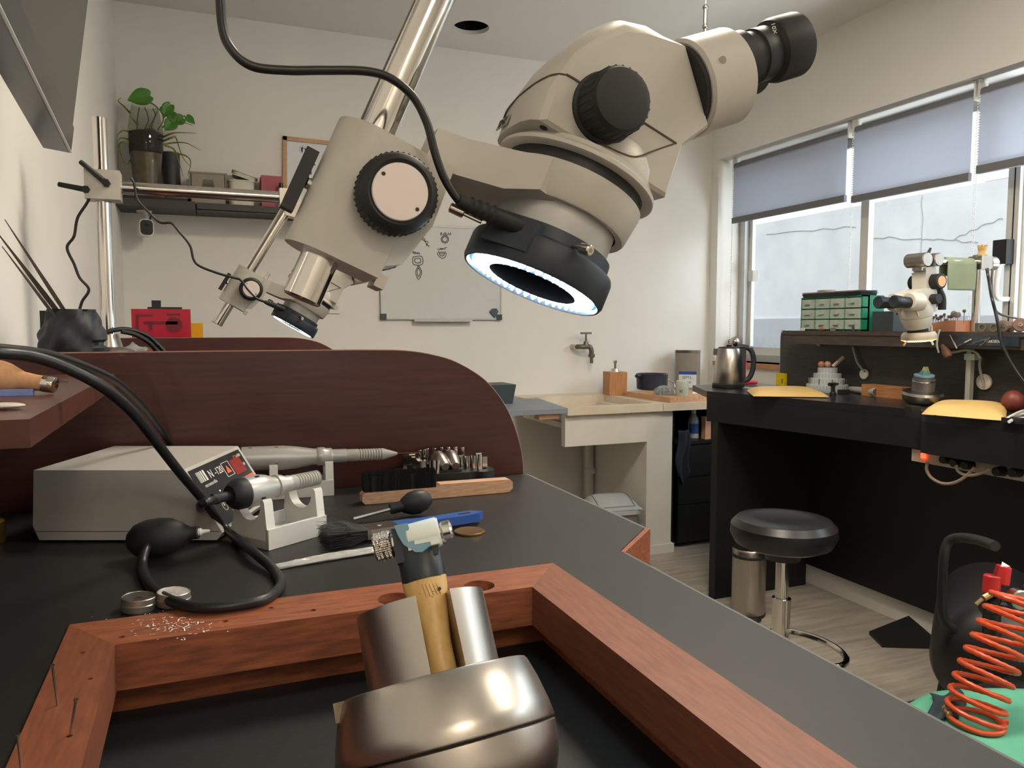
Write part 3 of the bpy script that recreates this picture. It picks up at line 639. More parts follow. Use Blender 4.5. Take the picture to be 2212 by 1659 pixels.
hF2 = frame(F @ V(-.055, 0, .0605), ax*.999+V(0, 0, -.02), z=(0, 0, 1))
h2 = handpiece('long grey engraving handpiece with a thin dark tool, lying in the rear cradle', hF2, 1.32)
a = hF2 @ V(-.004, 0, 0)
m = M(); m.tube([P3(384, 978, 1.135), P3(370, 961, 1.125), P3(345, 925, 1.085), P3(310, 880, 1.02), P3(268, 838, .95), P3(230, 812, .9), P3(165, 784, .84), P3(95, 763, .78), P3(0, 752, .72), P3(-80, 748, .68)], .0045, 12, 10); m.done('cord', cordm, h2)
# ---- rubber blower
B = onz(348, 1207, DZ); ax = (r_*.97+V(0, 0, .12)+f_*.1).normalized(); F = zframe(B+V(0, 0, .0245), ax, (0, 0, 1)) @ Matrix.Scale(.84, 4)
t = thing('blower_bulb', 'black rubber blower bulb with a white nozzle in front of the control box', 'blower', B)
m = M(); m.lathe([(0, -.042), (.012, -.040), (.021, -.031), (.0255, -.016), (.0262, 0), (.024, .014), (.018, .027), (.011, .036), (.0085, .041), (.0088, .049), (.007, .05), (0, .05)], F, 40); m.done('bulb', rubber, t)
m = M(); m.lathe([(.005, .049), (.005, .053), (.0032, .055), (.0018, .064), (0, .064)], F, 16); m.done('nozzle', white, t)
# ---- two small tins
tinm = mat('dull_tin', (168, 162, 154), .35, .8, var=.12)
for (u, v, nm, fill) in ((299, 1322, 'small round tin with a dark lid, left of the pair beside the tray rail', (70, 66, 62)), (374, 1311, 'small dented round tin with a pale top, right of the pair beside the tray rail', (190, 186, 180))):
    B = onz(u, v-6, DZ); t = thing('small_tin', nm, 'tin', B, (0, 0, 0), 'small round tins'); T = Matrix.Translation(B+V(0, 0, .0003)) @ Matrix.Rotation(R(4), 4, 'Y')
    m = M(); m.lathe([(0, 0), (.0145, 0), (.0148, .001), (.0148, .0045), (.0155, .005), (.0155, .0062), (.0148, .0068), (.0148, .0118), (.0142, .0122), (.0138, .0112)], T, 36); m.done('rim', tinm, t)
    m = M(); m.grid(lambda a, b: (.0139*b*math.cos(2*math.pi*a), .0139*b*math.sin(2*math.pi*a), .0108+.0006*math.sin(9*a)*b+.0008*math.cos(3*a+5*b)), 24, 5, T, cu=True); m.done('lid', mat('tin_lid_%d' % fill[0], fill, .5, .4, var=.25, scale=300), t)
# ---- filings and plastic shavings (not countable)
m = M()
for i in range(150):
    u, v = random.gauss(372, 45), random.gauss(1348, 14)
    if v < 1332 and u < 350: continue
    p = onz(u, v, DZ+.0036) if v > 1333-.135*(u-340)*.1 else onz(u, v, DZ+.0006)
    if p.y > ry1+.001: p = onz(u, v, DZ+.0004)
    a = random.random()*6.3; q = V(math.cos(a), math.sin(a), .2)*random.uniform(.0005, .0016); w = V(-q.y, q.x, 0)*.35
    m.quad(p-q-w, p+q-w, p+q+w, p-q+w)
for i in range(70):
    p = onz(random.gauss(400, 110), random.gauss(1330, 8), DZ+.0005); 
    if p.y < ry1+.003: continue
    q = V(random.uniform(-1, 1), random.uniform(-1, 1), 0)*.0008; m.quad(p-q, p+V(q.y, -q.x, .0004), p+q, p-V(q.y, -q.x, 0))
o = m.done('plastic_shavings', mat('white_shaving', (226, 222, 214), .6), label='white shavings scattered on the tray rail beside the two tins', cat='shavings', kind='stuff')
# ---- bench brush
a = onz(783, 1091, DZ); b = onz(1108, 1063, DZ); ax = (b-a); L = ax.length; F = frame(a+V(0, 0, .0004), ax, z=(0, 0, 1))
t = thing('bench_brush', 'beech bench brush with black bristles lying bristles up near the partition', 'brush', a)
beech = mat('beech_wood', (206, 168, 136), .5, scale=40, stretch=(1.5, 14, 14), rgb2=(176, 132, 104))
m = M(F); side = [(0, .004), (.004, 0), (L-.006, 0), (L, .006), (L, .016), (L-.005, .02), (L*.5, .021), (L*.485, .017), (.004, .017), (0, .013)]
m.prism(side, -.022, 0, Matrix(((1, 0, 0, 0), (0, 0, -1, 0), (0, 1, 0, 0), (0, 0, 0, 1))), bev=.003); m.done('handle', beech, t)
m = M(F); rb = random.Random(3)
for i in range(44):
    for j in range(5):
        x = .006+i*(L*.475-.01)/43; y = .003+j*.004
        for k in range(3):
            dx, dy = rb.uniform(-.0016, .0016), rb.uniform(-.0016, .0016); h = .0445+rb.uniform(-.0015, .0015)
            c = V(x+dx, y+dy, .0165); tp = V(x+dx*2.6, y+dy*2.2, h)
            m.b.faces.new(m._v([c+V(-.0012, 0, 0), c+V(.0012, 0, 0), tp+V(.0011, 0, 0), tp+V(-.0011, 0, 0)])); m.b.faces.new(m._v([c+V(0, -.0012, 0), c+V(0, .0012, 0), tp+V(0, .0011, 0), tp+V(0, -.0011, 0)]))
m.b2((.005, .002, .016), (L*.475, .02, .040), None, .001)
m.done('bristles', mat('black_bristle', (20, 20, 21), .7), t)
# ---- hex driver
a = onz(764, 1121, DZ+.006); b = onz(846, 1099, DZ+.0145); ax = (b-a).normalized()
t = thing('hex_driver', 'short driver with a steel blade and a black egg-shaped handle', 'screwdriver', b)
m = M(); m.cyl(a, b+ax*.01, .0026, n=6); m.done('blade', steel, t)
m = M(); F = zframe(b-ax*.002, ax); m.lathe([(0, 0), (.007, 0), (.0075, .002), (.0075, .016), (.0085, .019)], F, 24); m.lathe([(.006, .015), (.0085, .018), (.0125, .028), (.0135, .038), (.0115, .05), (.006, .058), (0, .06)], F @ Matrix.Diagonal((1, 1.25, 1, 1)), 28); m.done('handle', mattb, t)
# ---- paint brush
a = onz(700, 1165, DZ+.01); b = onz(785, 1150, DZ+.010); c = onz(858, 1142, DZ+.010); d = onz(1043, 1112, DZ+.010); ax = (d-b).normalized(); F = frame(b, ax, z=(0, 0, 1))
t = thing('paint_brush', 'flat paint brush with a blue handle and black bristles', 'brush', b)
m = M(F); Lf = (c-b).length; m.b2((0, -.015, -.006), (Lf, .015, .006), None, .0025)
m.b2((.004, -.0155, -.0065), (.006, .0155, .0065), None, .0005).b2((Lf-.008, -.0155, -.0065), (Lf-.006, .0155, .0065), None, .0005); m.done('ferrule', steel, t)
m = M(F); Ld = (d-b).length
hp = [(Lf-.002, -.014), (Lf+.02, -.0135), (Lf+.035, -.010), (Lf+.06, -.0095), (Lf+.09, -.0115), (Lf+.115, -.009), (Ld-.008, -.0045), (Ld, 0)]
hp = [(x, y) for x, y in hp if x < Ld+.001]
m.prism(hp+[(x, -y) for x, y in hp[::-1][1:]], -.0055, .0055, None, bev=.003); h = m.done('handle', mat('blue_brush_handle', (44, 84, 158), .4, var=.06), t)
m = M(F); m.prism(rrect(.018, .005, .0024, 4, Ld-.028, 0), .0053, .0058); m.done('hanging_hole', mattb, h)
m = M(F); m.text('2"', .007, Matrix.Translation((Lf*.5, -.003, .0061)), .0001); m.done('size_mark', white, t) if len(m.b.verts) else None
m = M(F); rb = random.Random(5); Lb = (b-a).length
for i in range(900):
    y = rb.uniform(-.013, .013); z = rb.uniform(-.005, .006); sp = 1+rb.uniform(.1, .55); l = Lb*rb.uniform(.8, 1.05)
    p0 = V(.003, y, z); p1 = V(-l*.5, y*sp*1.25, z*1.7+rb.uniform(-.002, .004)); p2 = V(-l, y*sp*1.2+rb.uniform(-.004, .004), max(-.008, z*2.0+rb.uniform(-.004, .004)))
    w = V(0, .0004, .0003); m.b.faces.new(m._v([p0-w, p0+w, p1+w, p1-w])); m.b.faces.new(m._v([p1-w, p1+w, p2+w*.4, p2-w*.4]))
for i in range(5):
    p0 = V(-.01, rb.uniform(-.01, .01), .006); q = p0+V(-.03-.02*rb.random(), rb.uniform(-.01, .01), rb.uniform(.015, .04)); m.tube([p0, (p0+q)/2+V(.005, 0, .006), q], .00012, 4, 4)
m.prism([(0, -.0125), (0, .0125), (-Lb*.4, .014), (-Lb*.7, .010), (-Lb*.75, 0), (-Lb*.7, -.010), (-Lb*.4, -.014)], -.006, .006, None, bev=.004)
m.done('bristles', MATS['black_bristle'], t)
# ---- clear plastic tube / glue strip
m = M(); S = [onz(596, 1231, DZ), onz(690, 1212, DZ), onz(790, 1196, DZ), onz(880, 1183, DZ), onz(940, 1173, DZ), onz(963, 1171, DZ)]
S = catmull(S, 8); nn = len(S)
def strip(i, j):
    k = min(nn-1, int(round(i*(nn-1)))); w = .010*min(1, .35+k*.09)*(1 if k < nn-10 else .4); tt = (S[min(k+1, nn-1)]-S[max(k-1, 0)]).normalized(); s = V(-tt.y, tt.x, 0)
    a = 2*math.pi*j; return S[k]+s*w*math.cos(a)+V(0, 0, .0028+.0025*math.sin(a)+.0012*math.sin(7*a+k*.7)*math.sin(a))
m.grid(strip, nn-1, 24)
m.done('clear_plastic_strip', mat('crinkled_clear_plastic', (196, 194, 190), .22, trans=.35, var=.1, scale=120, bump=.4), label='crinkled clear plastic strip lying in front of the paint brush', cat='strip')
# ---- brass disc
B = onz(1014, 1151, DZ); m = M(); m.lathe([(0, 0), (.0190, 0), (.0193, .0006), (.0193, .0024), (.0187, .003), (.0175, .0028), (0, .0028)], Matrix.Translation(B+V(0, 0, .0002)), 48)
m.done('brass_disc', mat('worn_brass', (176, 138, 74), .32, .9, var=.12, scale=80), label='round brass disc lying alone on the black bench top', cat='disc')
# ---- block of vise pins and fittings
B = onz(955, 1046, DZ); B.y = min(B.y, PY-.054); ex = (onz(1055, 1040, DZ)-onz(870, 1050, DZ)).normalized(); F = frame(B+V(0, 0, .0004), ex, z=(0, 0, 1))
t = thing('pin_block', 'black block holding steel vise pins and two steel cones before the partition', 'tool block', B)
pl = catmull([(-.085, -.004), (-.08, .03), (-.04, .042), (.03, .042), (.06, .03), (.078, .012), (.078, -.018), (.06, -.03), (.045, -.022), (.03, -.028), (-.02, -.028), (-.04, -.012)], 5, True)
m = M(F); m.prism([(p.x, p.y) for p in [V(a[0], a[1], 0) for a in pl]], 0, .026, None, bev=.0015, ang=50); bk = m.done('block', mattb, t)
m = M(F); m.prism(rrect(.05, .03, .004, 3, .0, -.008), .0255, .0305, None); m.prism(rrect(.11, .026, .004, 3, -.005, .026), .0255, .035, None, bev=.001); m.done('step', mattb, bk)
def pin(x, y, h, r, kind):
    m = M(F)
    if kind == 'half': m.prism([(x-r, y), (x+r, y)]+[(x+r*math.cos(R(a)), y+r*math.sin(R(a))) for a in range(-20, -161, -20)], .026, .026+h, None, bev=.0006); 
    elif kind == 'sq': m.b2((x-r, y-r, .028), (x+r, y+r, .03+h), None, .0008)
    elif kind == 'peg': m.cyl((x, y, .028), (x, y, .034+h*.4), r*.6, n=12); m.cyl((x, y, .034+h*.4), (x, y, .034+h), r, n=14, bev=.0005)
    m.done('steel_pin', chrome, t)
for a in ((-.024, -.024, .022, .006, 'half'), (-.017, -.025, .022, .004, 'half'), (-.046, .012, .018, .0065, 'sq'), (-.06, .022, .02, .006, 'sq'), (-.05, .03, .022, .005, 'sq'), (-.038, .0, .014, .007, 'sq'), (.047, -.006, .024, .005, 'half'), (.055, -.012, .026, .005, 'half'), (.038, .004, .022, .005, 'half'), (.03, .012, .022, .005, 'half'), (.064, .004, .016, .0065, 'sq'), (.06, .02, .02, .005, 'sq'),
          (-.036, .034, .022, .0038, 'peg'), (-.024, .034, .024, .0038, 'peg'), (-.012, .034, .024, .0038, 'peg'), (0, .034, .025, .0038, 'peg'), (.012, .034, .025, .0038, 'peg'), (.024, .034, .025, .0038, 'peg'), (.036, .033, .024, .0038, 'peg'), (-.03, .022, .024, .0036, 'peg'), (.008, .024, .022, .0036, 'peg'), (.022, .022, .022, .0036, 'peg')): pin(*a)
for x, y, dx in ((-.008, -.006, .25), (.012, -.004, .1)):
    T = F @ zframe((x, y+.006, .0425), (dx, -1, -.32)); m = M(); m.lathe([(0, -.013), (.012, -.012), (.0122, -.002), (.0115, .006), (.0075, .022), (.0065, .0235), (0, .0235)], T, 32); m.done('steel_cone', satin, t)
# ---- ledge items
LZ = .0; LT = 1.2132
B = onz(60, 842, LT); ax = V(r_.x, r_.y, 0)*.97+V(f_.x, f_.y, 0)*.12; ax.normalize()
t = thing('graver_handle', 'mushroom-shaped wooden graver handle with a steel ferrule on the left ledge', 'tool handle', onz(40, 840, LT))
e = onz(119, 832, LT+.0088); F = zframe(e, -ax+V(0, 0, .155))
m = M(); m.lathe([(0, .010), (.0075, .010), (.0082, .020), (.0092, .030), (.0155, .044), (.0172, .052), (.017, .062), (.013, .072), (.006, .077), (0, .078)], F @ Matrix.Translation((0, 0, 0)) , 36); m.done('grip', mat('warm_boxwood', (206, 156, 112), .42, scale=30, stretch=(6, 6, 1), rgb2=(188, 136, 94)), t)
m = M(); m.lathe([(.0035, .001), (.0075, 0), (.0082, .001), (.0082, .011), (.0070, .0115)], F, 30); m.done('ferrule', chrome, t)
m = M(); m.lathe([(0, .0035), (.0035, .0035), (.0037, .0015), (.0055, .0015), (.0055, .004), (0, .004)], F, 20); m.done('socket', mat('brass_socket', (170, 130, 90), .35, .8), t)
a = onz(72, 853, LT); b = onz(-60, 857, LT); ax = (b-a).normalized(); F = frame(a, ax, z=(0, 0, 1)); m = M(F); m.b2((0, -.006, 0), (.11, .006, .0058), None, .0006)
m.done('blue_stone', mat('blue_sharpening_stone', (118, 136, 186), .7, var=.1, scale=200), label='slim pale blue sharpening stone lying beside the wooden graver handle', cat='sharpening stone')
B = onz(5, 884, LT); m = M(); m.ball(B+V(0, 0, .0028), .0165, (1, .55, .16), n=28, h=10); m.done('white_pebble', mat('off_white_bone', (206, 196, 182), .5), label='flat off-white oval piece at the front edge of the left ledge', cat='pebble')
a = onz(98, 816, LT+.002); b = onz(146, 825, LT+.002); t = thing('scribing_pick', 'short dark pick lying behind the ferrule of the graver handle', 'pick', a)
M().cyl(a, a+(b-a)*.55, .0022, n=8).done('grip', mattb, t); M().cyl(a+(b-a)*.5, b, .0011, .0005, n=8).done('point', mattb, t)
# ---- nails in the rail
for (u, v), (u2, v2), nm in (((125, 1527), (113, 1438), 'thin nail standing upright in the left tray rail, farthest of the three'), ((150, 1592), (164, 1512), 'thin nail standing upright in the left tray rail, beside the tray'), ((47, 1668), (38, 1588), 'thin nail standing upright in the left tray rail, nearest the bottom edge of the photo')):
    a = onz(u, v, DZ+.002); q = ray(u2, v2); k = (a-C0).dot(q)/q.dot(q); b = C0+q*(k*.985)
    t = thing('nail', nm, 'nail', a, (0, 0, 0), 'nails in the tray rail'); M().cyl(a-V(0, 0, .001), b, .0008, n=8).done('shank', steel, t); M().cyl(b, b+V(0, 0, .0008), .0015, n=10).done('head', steel, t)
# ---- ball vise
q = ray(965, 1550).normalized(); up = r_.cross(q).normalized(); w = (up*math.cos(R(14))-r_*math.sin(R(14))-q*.01).normalized(); xr = (r_-w*r_.dot(w)).normalized()
S = P3(967, 1605, .46); F = frame(S, xr, z=w)
t = thing('ball_vise', 'large satin steel engraving ball vise tilted in the lap tray', 'vise', S-V(0, 0, .067))
m = M(F); m.lathe([(0, -.067)]+[(.067*math.sin(R(a)), -.067*math.cos(R(a))) for a in range(8, 88, 8)]+[(.0665, -.002), (.0655, -.0012), (.063, -.0008)], None, 72); m.done('lower_ball', satin, t)
m = M(F); m.lathe([(.063, -.0005), (.0662, -.0002), (.0668, .001), (.0655, .010), (.0622, .024), (.0585, .035), (.0572, .0368), (.0560, .0372), (0, .0372)], None, 72); m.done('upper_body', satin, t)
m = M(F); m.lathe([(.0, -.003), (.0632, -.003), (.0632, .002), (0, .002)], None, 48); m.done('bearing_gap', mattb, t)
m = M(F); m.box((-.0555, -.014, .0315), (.007, .018, .011), None, .002); m.done('worn_pad', mat('worn_tan_leather', (150, 132, 112), .8, var=.5, scale=90), t)
th = R(17)
for sg in (-1, 1):
    pl = []
    a0 = math.asin(.0105/.041)
    for i in range(19):
        a = -math.pi/2+a0+(math.pi-2*a0)*i/18; pl.append((sg*.041*math.cos(a), .041*math.sin(a)))
    m = M(F @ Matrix.Rotation(th, 4, 'Z')); m.prism(pl, .0374, .083, None, bev=.0012, ang=40); m.done('jaw', satin, t)
TZ = .95
rr = S-V(0, 0, .067); m = M(Matrix.Translation((S.x, S.y, TZ+.0004)))
hgt = rr.z-TZ+.012
m.lathe([(.034, 0), (.052, 0), (.054, .002), (.050, hgt), (.040, hgt), (.034, .002)], None, 48)
m.done('vise_ring_pad', rubber, label='black rubber ring pad under the steel ball vise', cat='pad')
# ---- ring clamp held in the vise
G = frame(P3(958, 1460, .457), xr, z=w)
t = thing('ring_clamp', 'wooden ring clamp with a black head and knurled screw, held in the vise jaws', 'hand clamp', G.translation)
m = M(G); 
def wood(a, z):
    zz = z*.062-.004; r = .0118+.0022*(z**2)+.0012*(1-z)**3; s = .80
    return (r*(.70+.30*min(1, max(0, (zz-.02)/.032)))*math.cos(2*math.pi*a), r*s*math.sin(2*math.pi*a), zz)
m.grid(wood, 32, 14, None, cu=True)
o = m.done('wooden_body', mat('pale_boxwood', (214, 178, 116), .4, scale=30, stretch=(8, 8, 1), rgb2=(200, 160, 98)), t)
m = M(G)
for i in range(5):
    for a, b in (((-.002+i*.0022, .058-.001*i), (.004+i*.0022-.004, .046)), ((-.004+i*.002, .049+.0018*i), (.004+i*.0012, .045+.003*i))):
        p, q2 = [V(x, -.0105*math.sqrt(max(0, 1-(x/.0135)**2))-.00012, z) for x, z in (a, b)]; m.tube([p, (p+q2)/2+V(0, -.0002, 0), q2], .00022, 5, 3)
m.done('knurl_scratches', mat('dark_scratch', (150, 112, 66), .8), o)
m = M(G); m.cyl((.0085, -.0082, .049), (.0087, -.0094, .049), .0011, n=10); m.done('pin_hole', mattb, o)
m = M(G); m.lathe([(0, .057), (.0136, .057), (.0140, .0585), (.0138, .078), (.0125, .081), (0, .081)], Matrix.Diagonal((1, .85, 1, 1)), 36); m.prism([(-.0138, .070), (.0120, .070), (.0135, .076), (.006, .089), (-.0135, .0925)], -.009, .009, XPb, bev=.0015); m.done('head', mat('black_leather_head', (38, 46, 52), .4, var=.1), t)
gp = lambda u, v: ((.970*(u-958)-.2419*(v-1460))*.000277, (-.2419*(u-958)-.970*(v-1460))*.000277)
m = M(G); m.prism([gp(*p) for p in ((838, 1143), (868, 1137), (873, 1150), (870, 1158), (880, 1160), (888, 1186), (922, 1179), (925, 1186), (905, 1203), (890, 1203), (862, 1186), (848, 1165))], .0088, .0128, XPb, bev=.0005); m.done('cheek', mat('pale_blue_lit_head', (120, 156, 172), .45), t)  # pale blue paints the ring light's glow on the black clamp head
m = M(G); m.lathe([(0, -.0052), (.0085, -.0052), (.0095, -.004), (.0095, .0145), (.0085, .016), (0, .016)], zframe((-.0002, -.004, .0845), (1, 0, .02)) , 36); m.b2((-.005, -.0125, .0755), (.0145, -.003, .085), None, .0012); m.done('jaw_pad', mat('white_nylon', (220, 226, 220), .4, var=.02), t)
sx = zframe((-.026, -.002, .0845), (1, 0, .02))
m = M(G); m.cyl((-.016, -.002, .0845), (.024, -.002, .085), .0042, n=20); m.cyl((-.0165, -.002, .0845), (-.0105, -.002, .0845), .0062, n=24, bev=.0006); m.cyl((.0165, -.002, .085), (.0235, -.002, .085), .0062, n=24, bev=.0012); m.done('clamp_bolt', chrome, t)
m = M(G @ sx)
def knurl(a, z):
    r = .0088+.0004*((math.sin(2*math.pi*(a*22+z*5)) > 0) != (math.sin(2*math.pi*(a*22-z*5)) > 0)); return (r*math.cos(2*math.pi*a), r*math.sin(2*math.pi*a), z*.0105)
m.grid(knurl, 132, 24, None, cu=True); m.lathe([(0, -.0004), (.0084, -.0004), (.0089, .0003)], None, 40); m.lathe([(.0089, .0104), (.008, .0112), (0, .0112)], None, 40); m.done('knurled_screw', chrome, t, ang=25)
# ---- brass drum in the shade below the ledge
B = onz(2, 1172, DZ); T = Matrix.Translation(B+V(-.012, .0, .0004)); t = thing('brass_drum', 'small brass drum in the shade at the left edge below the ledge', 'drum', B)
m = M(T); m.lathe([(0, 0), (.016, 0), (.017, .002), (.017, .026), (.014, .029), (0, .029)], None, 32); m.done('body', MATS['worn_brass'], t)
m = M(T); m.lathe([(0, .0285), (.008, .0285), (.008, .04), (0, .041)], None, 20); m.done('knob', mattb, t)
# ================================================================ LEFT WALL AND BACK WALL
# ---- wall monitor, tilted, seen from below
glossb = mat('gloss_black_bezel', (30, 31, 33), .16, var=.1, spec=.4)
a = onx(150, 330, -.235); b = onx(190, 0, -.195)
up = (b-a).normalized(); ydir = V(0, -1, 0); ydir = (ydir-up*ydir.dot(up)).normalized(); nrm = up.cross(ydir) if up.cross(ydir).x > 0 else ydir.cross(up)
F = Matrix(((ydir.x, up.x, nrm.x, a.x), (ydir.y, up.y, nrm.y, a.y), (ydir.z, up.z, nrm.z, a.z), (0, 0, 0, 1)))
t = thing('wall_monitor', 'large dark monitor mounted high on the left wall, cut by the top left corner', 'monitor', a)
wm, hm = 1.05, .62
m = M(F); m.b2((0, 0, -.045), (wm, hm, 0), None, .004); m.b2((.05, .08, -.085), (wm-.05, hm-.08, -.04), None, .02); m.done('case', glossb, t)
m = M(F); m.b2((.012, .052, -.0005), (wm-.012, hm-.012, .0006)); m.done('screen', mat('dark_screen_glass', (62, 60, 57), .3, var=.05), t)
m = M(F); m.b2((.004, .004, -.001), (wm-.004, .05, .0035), None, .003); m.done('lower_bezel', glossb, t)
m = M(F); m.b2((0, 0, -.002), (wm, .0025, .004), None, .0005); m.done('silver_line', alum, t)
c = F @ V(wm/2, hm/2, -.08); m = M(); m.b2((LW+.0005, c.y-.12, c.z-.12), (c.x-.01, c.y+.12, c.z+.12)); m.done('wall_mount', mattb, t)
# ---- things on the ledge of the second bench
LT2 = 1.2132
oy = ony(150, 752, 1.52)
t = thing('tool_cup', 'dark lumpy cup shaped like a cracked skull on the ledge behind the partition', 'cup', (oy.x, 1.56, LT2))
cc = V(oy.x, 1.56, LT2); cupm = mat('dark_cast_cup', (44, 47, 52), .6, var=.35, scale=60, bump=.5)
def cup(a, z):
    th = 2*math.pi*a; r = .044+.007*math.sin(math.pi*min(1, z*1.15))-.007*max(0, z-.55)*2
    r += .006*math.exp(-((a-.02) % 1-.0)**2*60)*math.exp(-(z-.35)**2*12)+.003*math.sin(5*th+z*9)+.002*math.sin(9*th-14*z)
    if .3 < z < .42 and (a < .12 or a > .88): r -= .007
    return (cc.x+r*math.cos(th), cc.y+r*.95*math.sin(th), cc.z+z*.098)
m = M(); m.grid(cup, 48, 20, None, cu=True); m.lathe([(0, 0), (.044, 0)], Matrix.Translation(cc), 48); m.lathe([(.0365, .098), (.032, .094), (.032, .03), (0, .03)], Matrix.Translation(cc), 48); m.done('body', cupm, t)
for (u, v), nm in (((10, 474), 'long steel tweezer blade in the dark cup, rightmost and tallest of the three'), ((-14, 492), 'steel tweezer blade in the dark cup, widest, cut by the photo left edge'), ((4, 532), 'long steel tweezer blade in the dark cup, lowest and thinnest of the three')):
    k = {10: 0, -14: 1, 4: 2}[u]; p = ony(u, v, 1.50); base = cc+V((.022, .014, .008)[k], (-.006, .010, -.018)[k], .035); mid = base+(p-base)*.45
    t = thing('tweezers', nm, 'tweezers', base, (0, 0, 0), 'tweezers in the dark cup'); m = M(); w = (.0035, .0045, .0028)[k]
    d = (p-base).normalized(); s = V(d.z, 0, -d.x)
    for q0, q1, w0, w1 in ((base, mid, w*.8, w), (mid, p, w, .0006)): 
        A = m._v([q0-s*w0, q0+s*w0, q1+s*w1, q1-s*w1]); Bq = m._v([q0-s*w0+V(0, .0022, 0), q0+s*w0+V(0, .0022, 0), q1+s*w1+V(0, .0022, 0), q1-s*w1+V(0, .0022, 0)])
        m.b.faces.new(A); m.b.faces.new(Bq[::-1])
        for i in range(4): m.b.faces.new((A[i-1], A[i], Bq[i], Bq[i-1]))
    m.done('blade', mat('grey_tweezer_steel', (112, 104, 100), .35, .7, var=.15), t)
p = ony(155, 690, 1.75); t = thing('ring_light_controller', 'small black control box with a dial on the ledge behind the dark cup', 'controller', (p.x, 1.75, LT2))
top = ony(150, 672, 1.75).z
m = M(); m.b2((p.x-.05, 1.72, LT2+.0003), (p.x+.035, 1.80, top), None, .003); m.done('case', mattb, t)
q_ = ony(187, 697, 1.73); m = M(); m.cyl((p.x+.034, 1.745, q_.z), (q_.x+.012, 1.745, q_.z), .014, n=20, bev=.002); m.done('dial', mattb, t)
p = ony(225, 750, 1.95); m = M()
A = [onz(u, v, LT2+.0006) for u, v in ((200, 758), (330, 758), (320, 741), (240, 738))]
# crumpled plastic bag
a, b = ony(255, 748, 2.25), ony(318, 742, 2.25)
def bag(i, j): return (a.x+(b.x-a.x)*i, 2.2+.14*j, LT2+.0045+.020*math.sin(math.pi*j)*math.sin(math.pi*i)**.5*(.7+.3*math.sin(11*i+5*j))+.003*math.sin(23*i)*math.sin(9*j)*math.sin(math.pi*j))
m = M(); m.grid(bag, 30, 12); o = m.done('crumpled_bag', mat('grey_plastic_film', (150, 152, 152), .25, var=.3, scale=60), label='crumpled grey plastic bag on the second bench ledge right of the post', cat='bag', thick=.0006)
p = ony(214, 750, 2.2); m = M(); m.b2((p.x-.03, 2.15, LT2+.0004), (p.x+.02, 2.25, LT2+.028), None, .008); m.done('clear_pouch', mat('cloudy_clear_pouch', (186, 182, 176), .3, var=.2, scale=80), label='small cloudy clear pouch on the second bench ledge left of the post', cat='pouch')
for k, L in enumerate((((205, 725), (235, 716), (262, 711), (290, 714), (318, 725), (338, 742), (355, 760)), ((262, 716), (290, 722), (315, 735), (330, 748), (342, 764)))):
    P = [ony(u, v, 1.98+.01*i) for i, (u, v) in enumerate(L)]
    m = M(); m.tube(P, .0055, 10, 8); m.done('black_cable', cordm, label=('upper' if k == 0 else 'lower')+' of two black cables arching over the ledge right of the boom post', cat='cable', group='cables arching over the second ledge')
# ---- red case and yellow box behind the second partition, standing on a low cabinet
y3 = 3.2; zc = 1.12
m = M(); m.b2((LW+.01, 2.95, 0), (.30, 3.55, zc), bev=.003); m.done('low_cabinet', darkb, label='black low cabinet mostly hidden behind the second partition', cat='cabinet')
a = ony(283, 667, y3); b = ony(414, 760, y3)
t = thing('tool_case', 'translucent red plastic case with dark tools inside near the back left corner', 'case', ((a.x+b.x)/2, y3, zc))
m = M(); m.b2((a.x, y3, zc+.0005), (b.x, y3+.09, a.z), None, .006); m.done('case', mat('translucent_red', (196, 34, 62), .2, var=.12, trans=.25), t)
def blk(u0, v0, u1, v1, y=y3-.001): p = ony(u0, v0, y); q = ony(u1, v1, y); return (p.x, y, q.z), (q.x, y+.004, p.z)
m = M()
for r4 in ((293, 679, 330, 684), (293, 684, 300, 715), (310, 694, 384, 701), (320, 700, 330, 715), (360, 677, 390, 682)): m.b2(*blk(*r4))
q_ = ony(376, 702, y3); m.cyl((q_.x, y3-.001, q_.z), (q_.x, y3+.003, q_.z), .030, n=24); m.done('tool_outline', mat('deep_maroon', (112, 22, 40), .5), t)
m = M(); p = ony(338, 667, y3+.04); z_ = ony(338, 649, y3+.04).z; m.b2((p.x-.016, y3+.03, a.z-.001), (p.x+.016, y3+.05, z_), None, .002); m.b2((p.x-.03, y3+.02, a.z-.001), (p.x+.09, y3+.06, a.z+.008), None, .002); m.done('handle', mattb, t)
a = ony(416, 698, y3+.11); b = ony(440, 760, y3+.11); m = M(); m.b2((b.x-.075, y3+.1, zc+.0004), (b.x, y3+.19, a.z), None, .004); m.done('yellow_box', mat('yellow_plastic', (222, 164, 14), .4), label='small yellow plastic box right of the translucent red case', cat='box')
# ---- wall shelf
sz1 = ony(400, 410, BW-.24).z; 
p0 = ony(265, 432, BW-.26); szb = ony(425, 468, BW-.02).z; xe = ony(720, 400, BW-.25).x
SH0 = 1.80; SHT = 1.83
szf = onz(430, 408, 0)
sy = BW-.25
SHT = ony(500, 421, sy).z; SHB = SHT-.035
SHB = ony(430, 467, BW-.002).z; SHT = SHB+.036
t = thing('wall_shelf', 'long dark grey shelf on the back wall under the plant', 'shelf', (.2, BW-.12, SHB))
xm = ony(424, 455, BW-.1).x
m = M(); m.b2((LW+.002, BW-.26, SHB), (xm-.003, BW-.0005, SHT), None, .002); m.done('left_board', mat('dark_grey_board', (62, 60, 58), .55), t)
m = M(); m.b2((xm+.003, BW-.24, SHB), (xe+.3, BW-.0005, SHT), None, .002); m.b2((xm+.003, BW-.24, SHB-.006), (xe+.3, BW-.225, SHB+.004)); m.done('right_board', mat('dark_grey_board', (62, 60, 58), .55), t)
ST = SHT+.0004
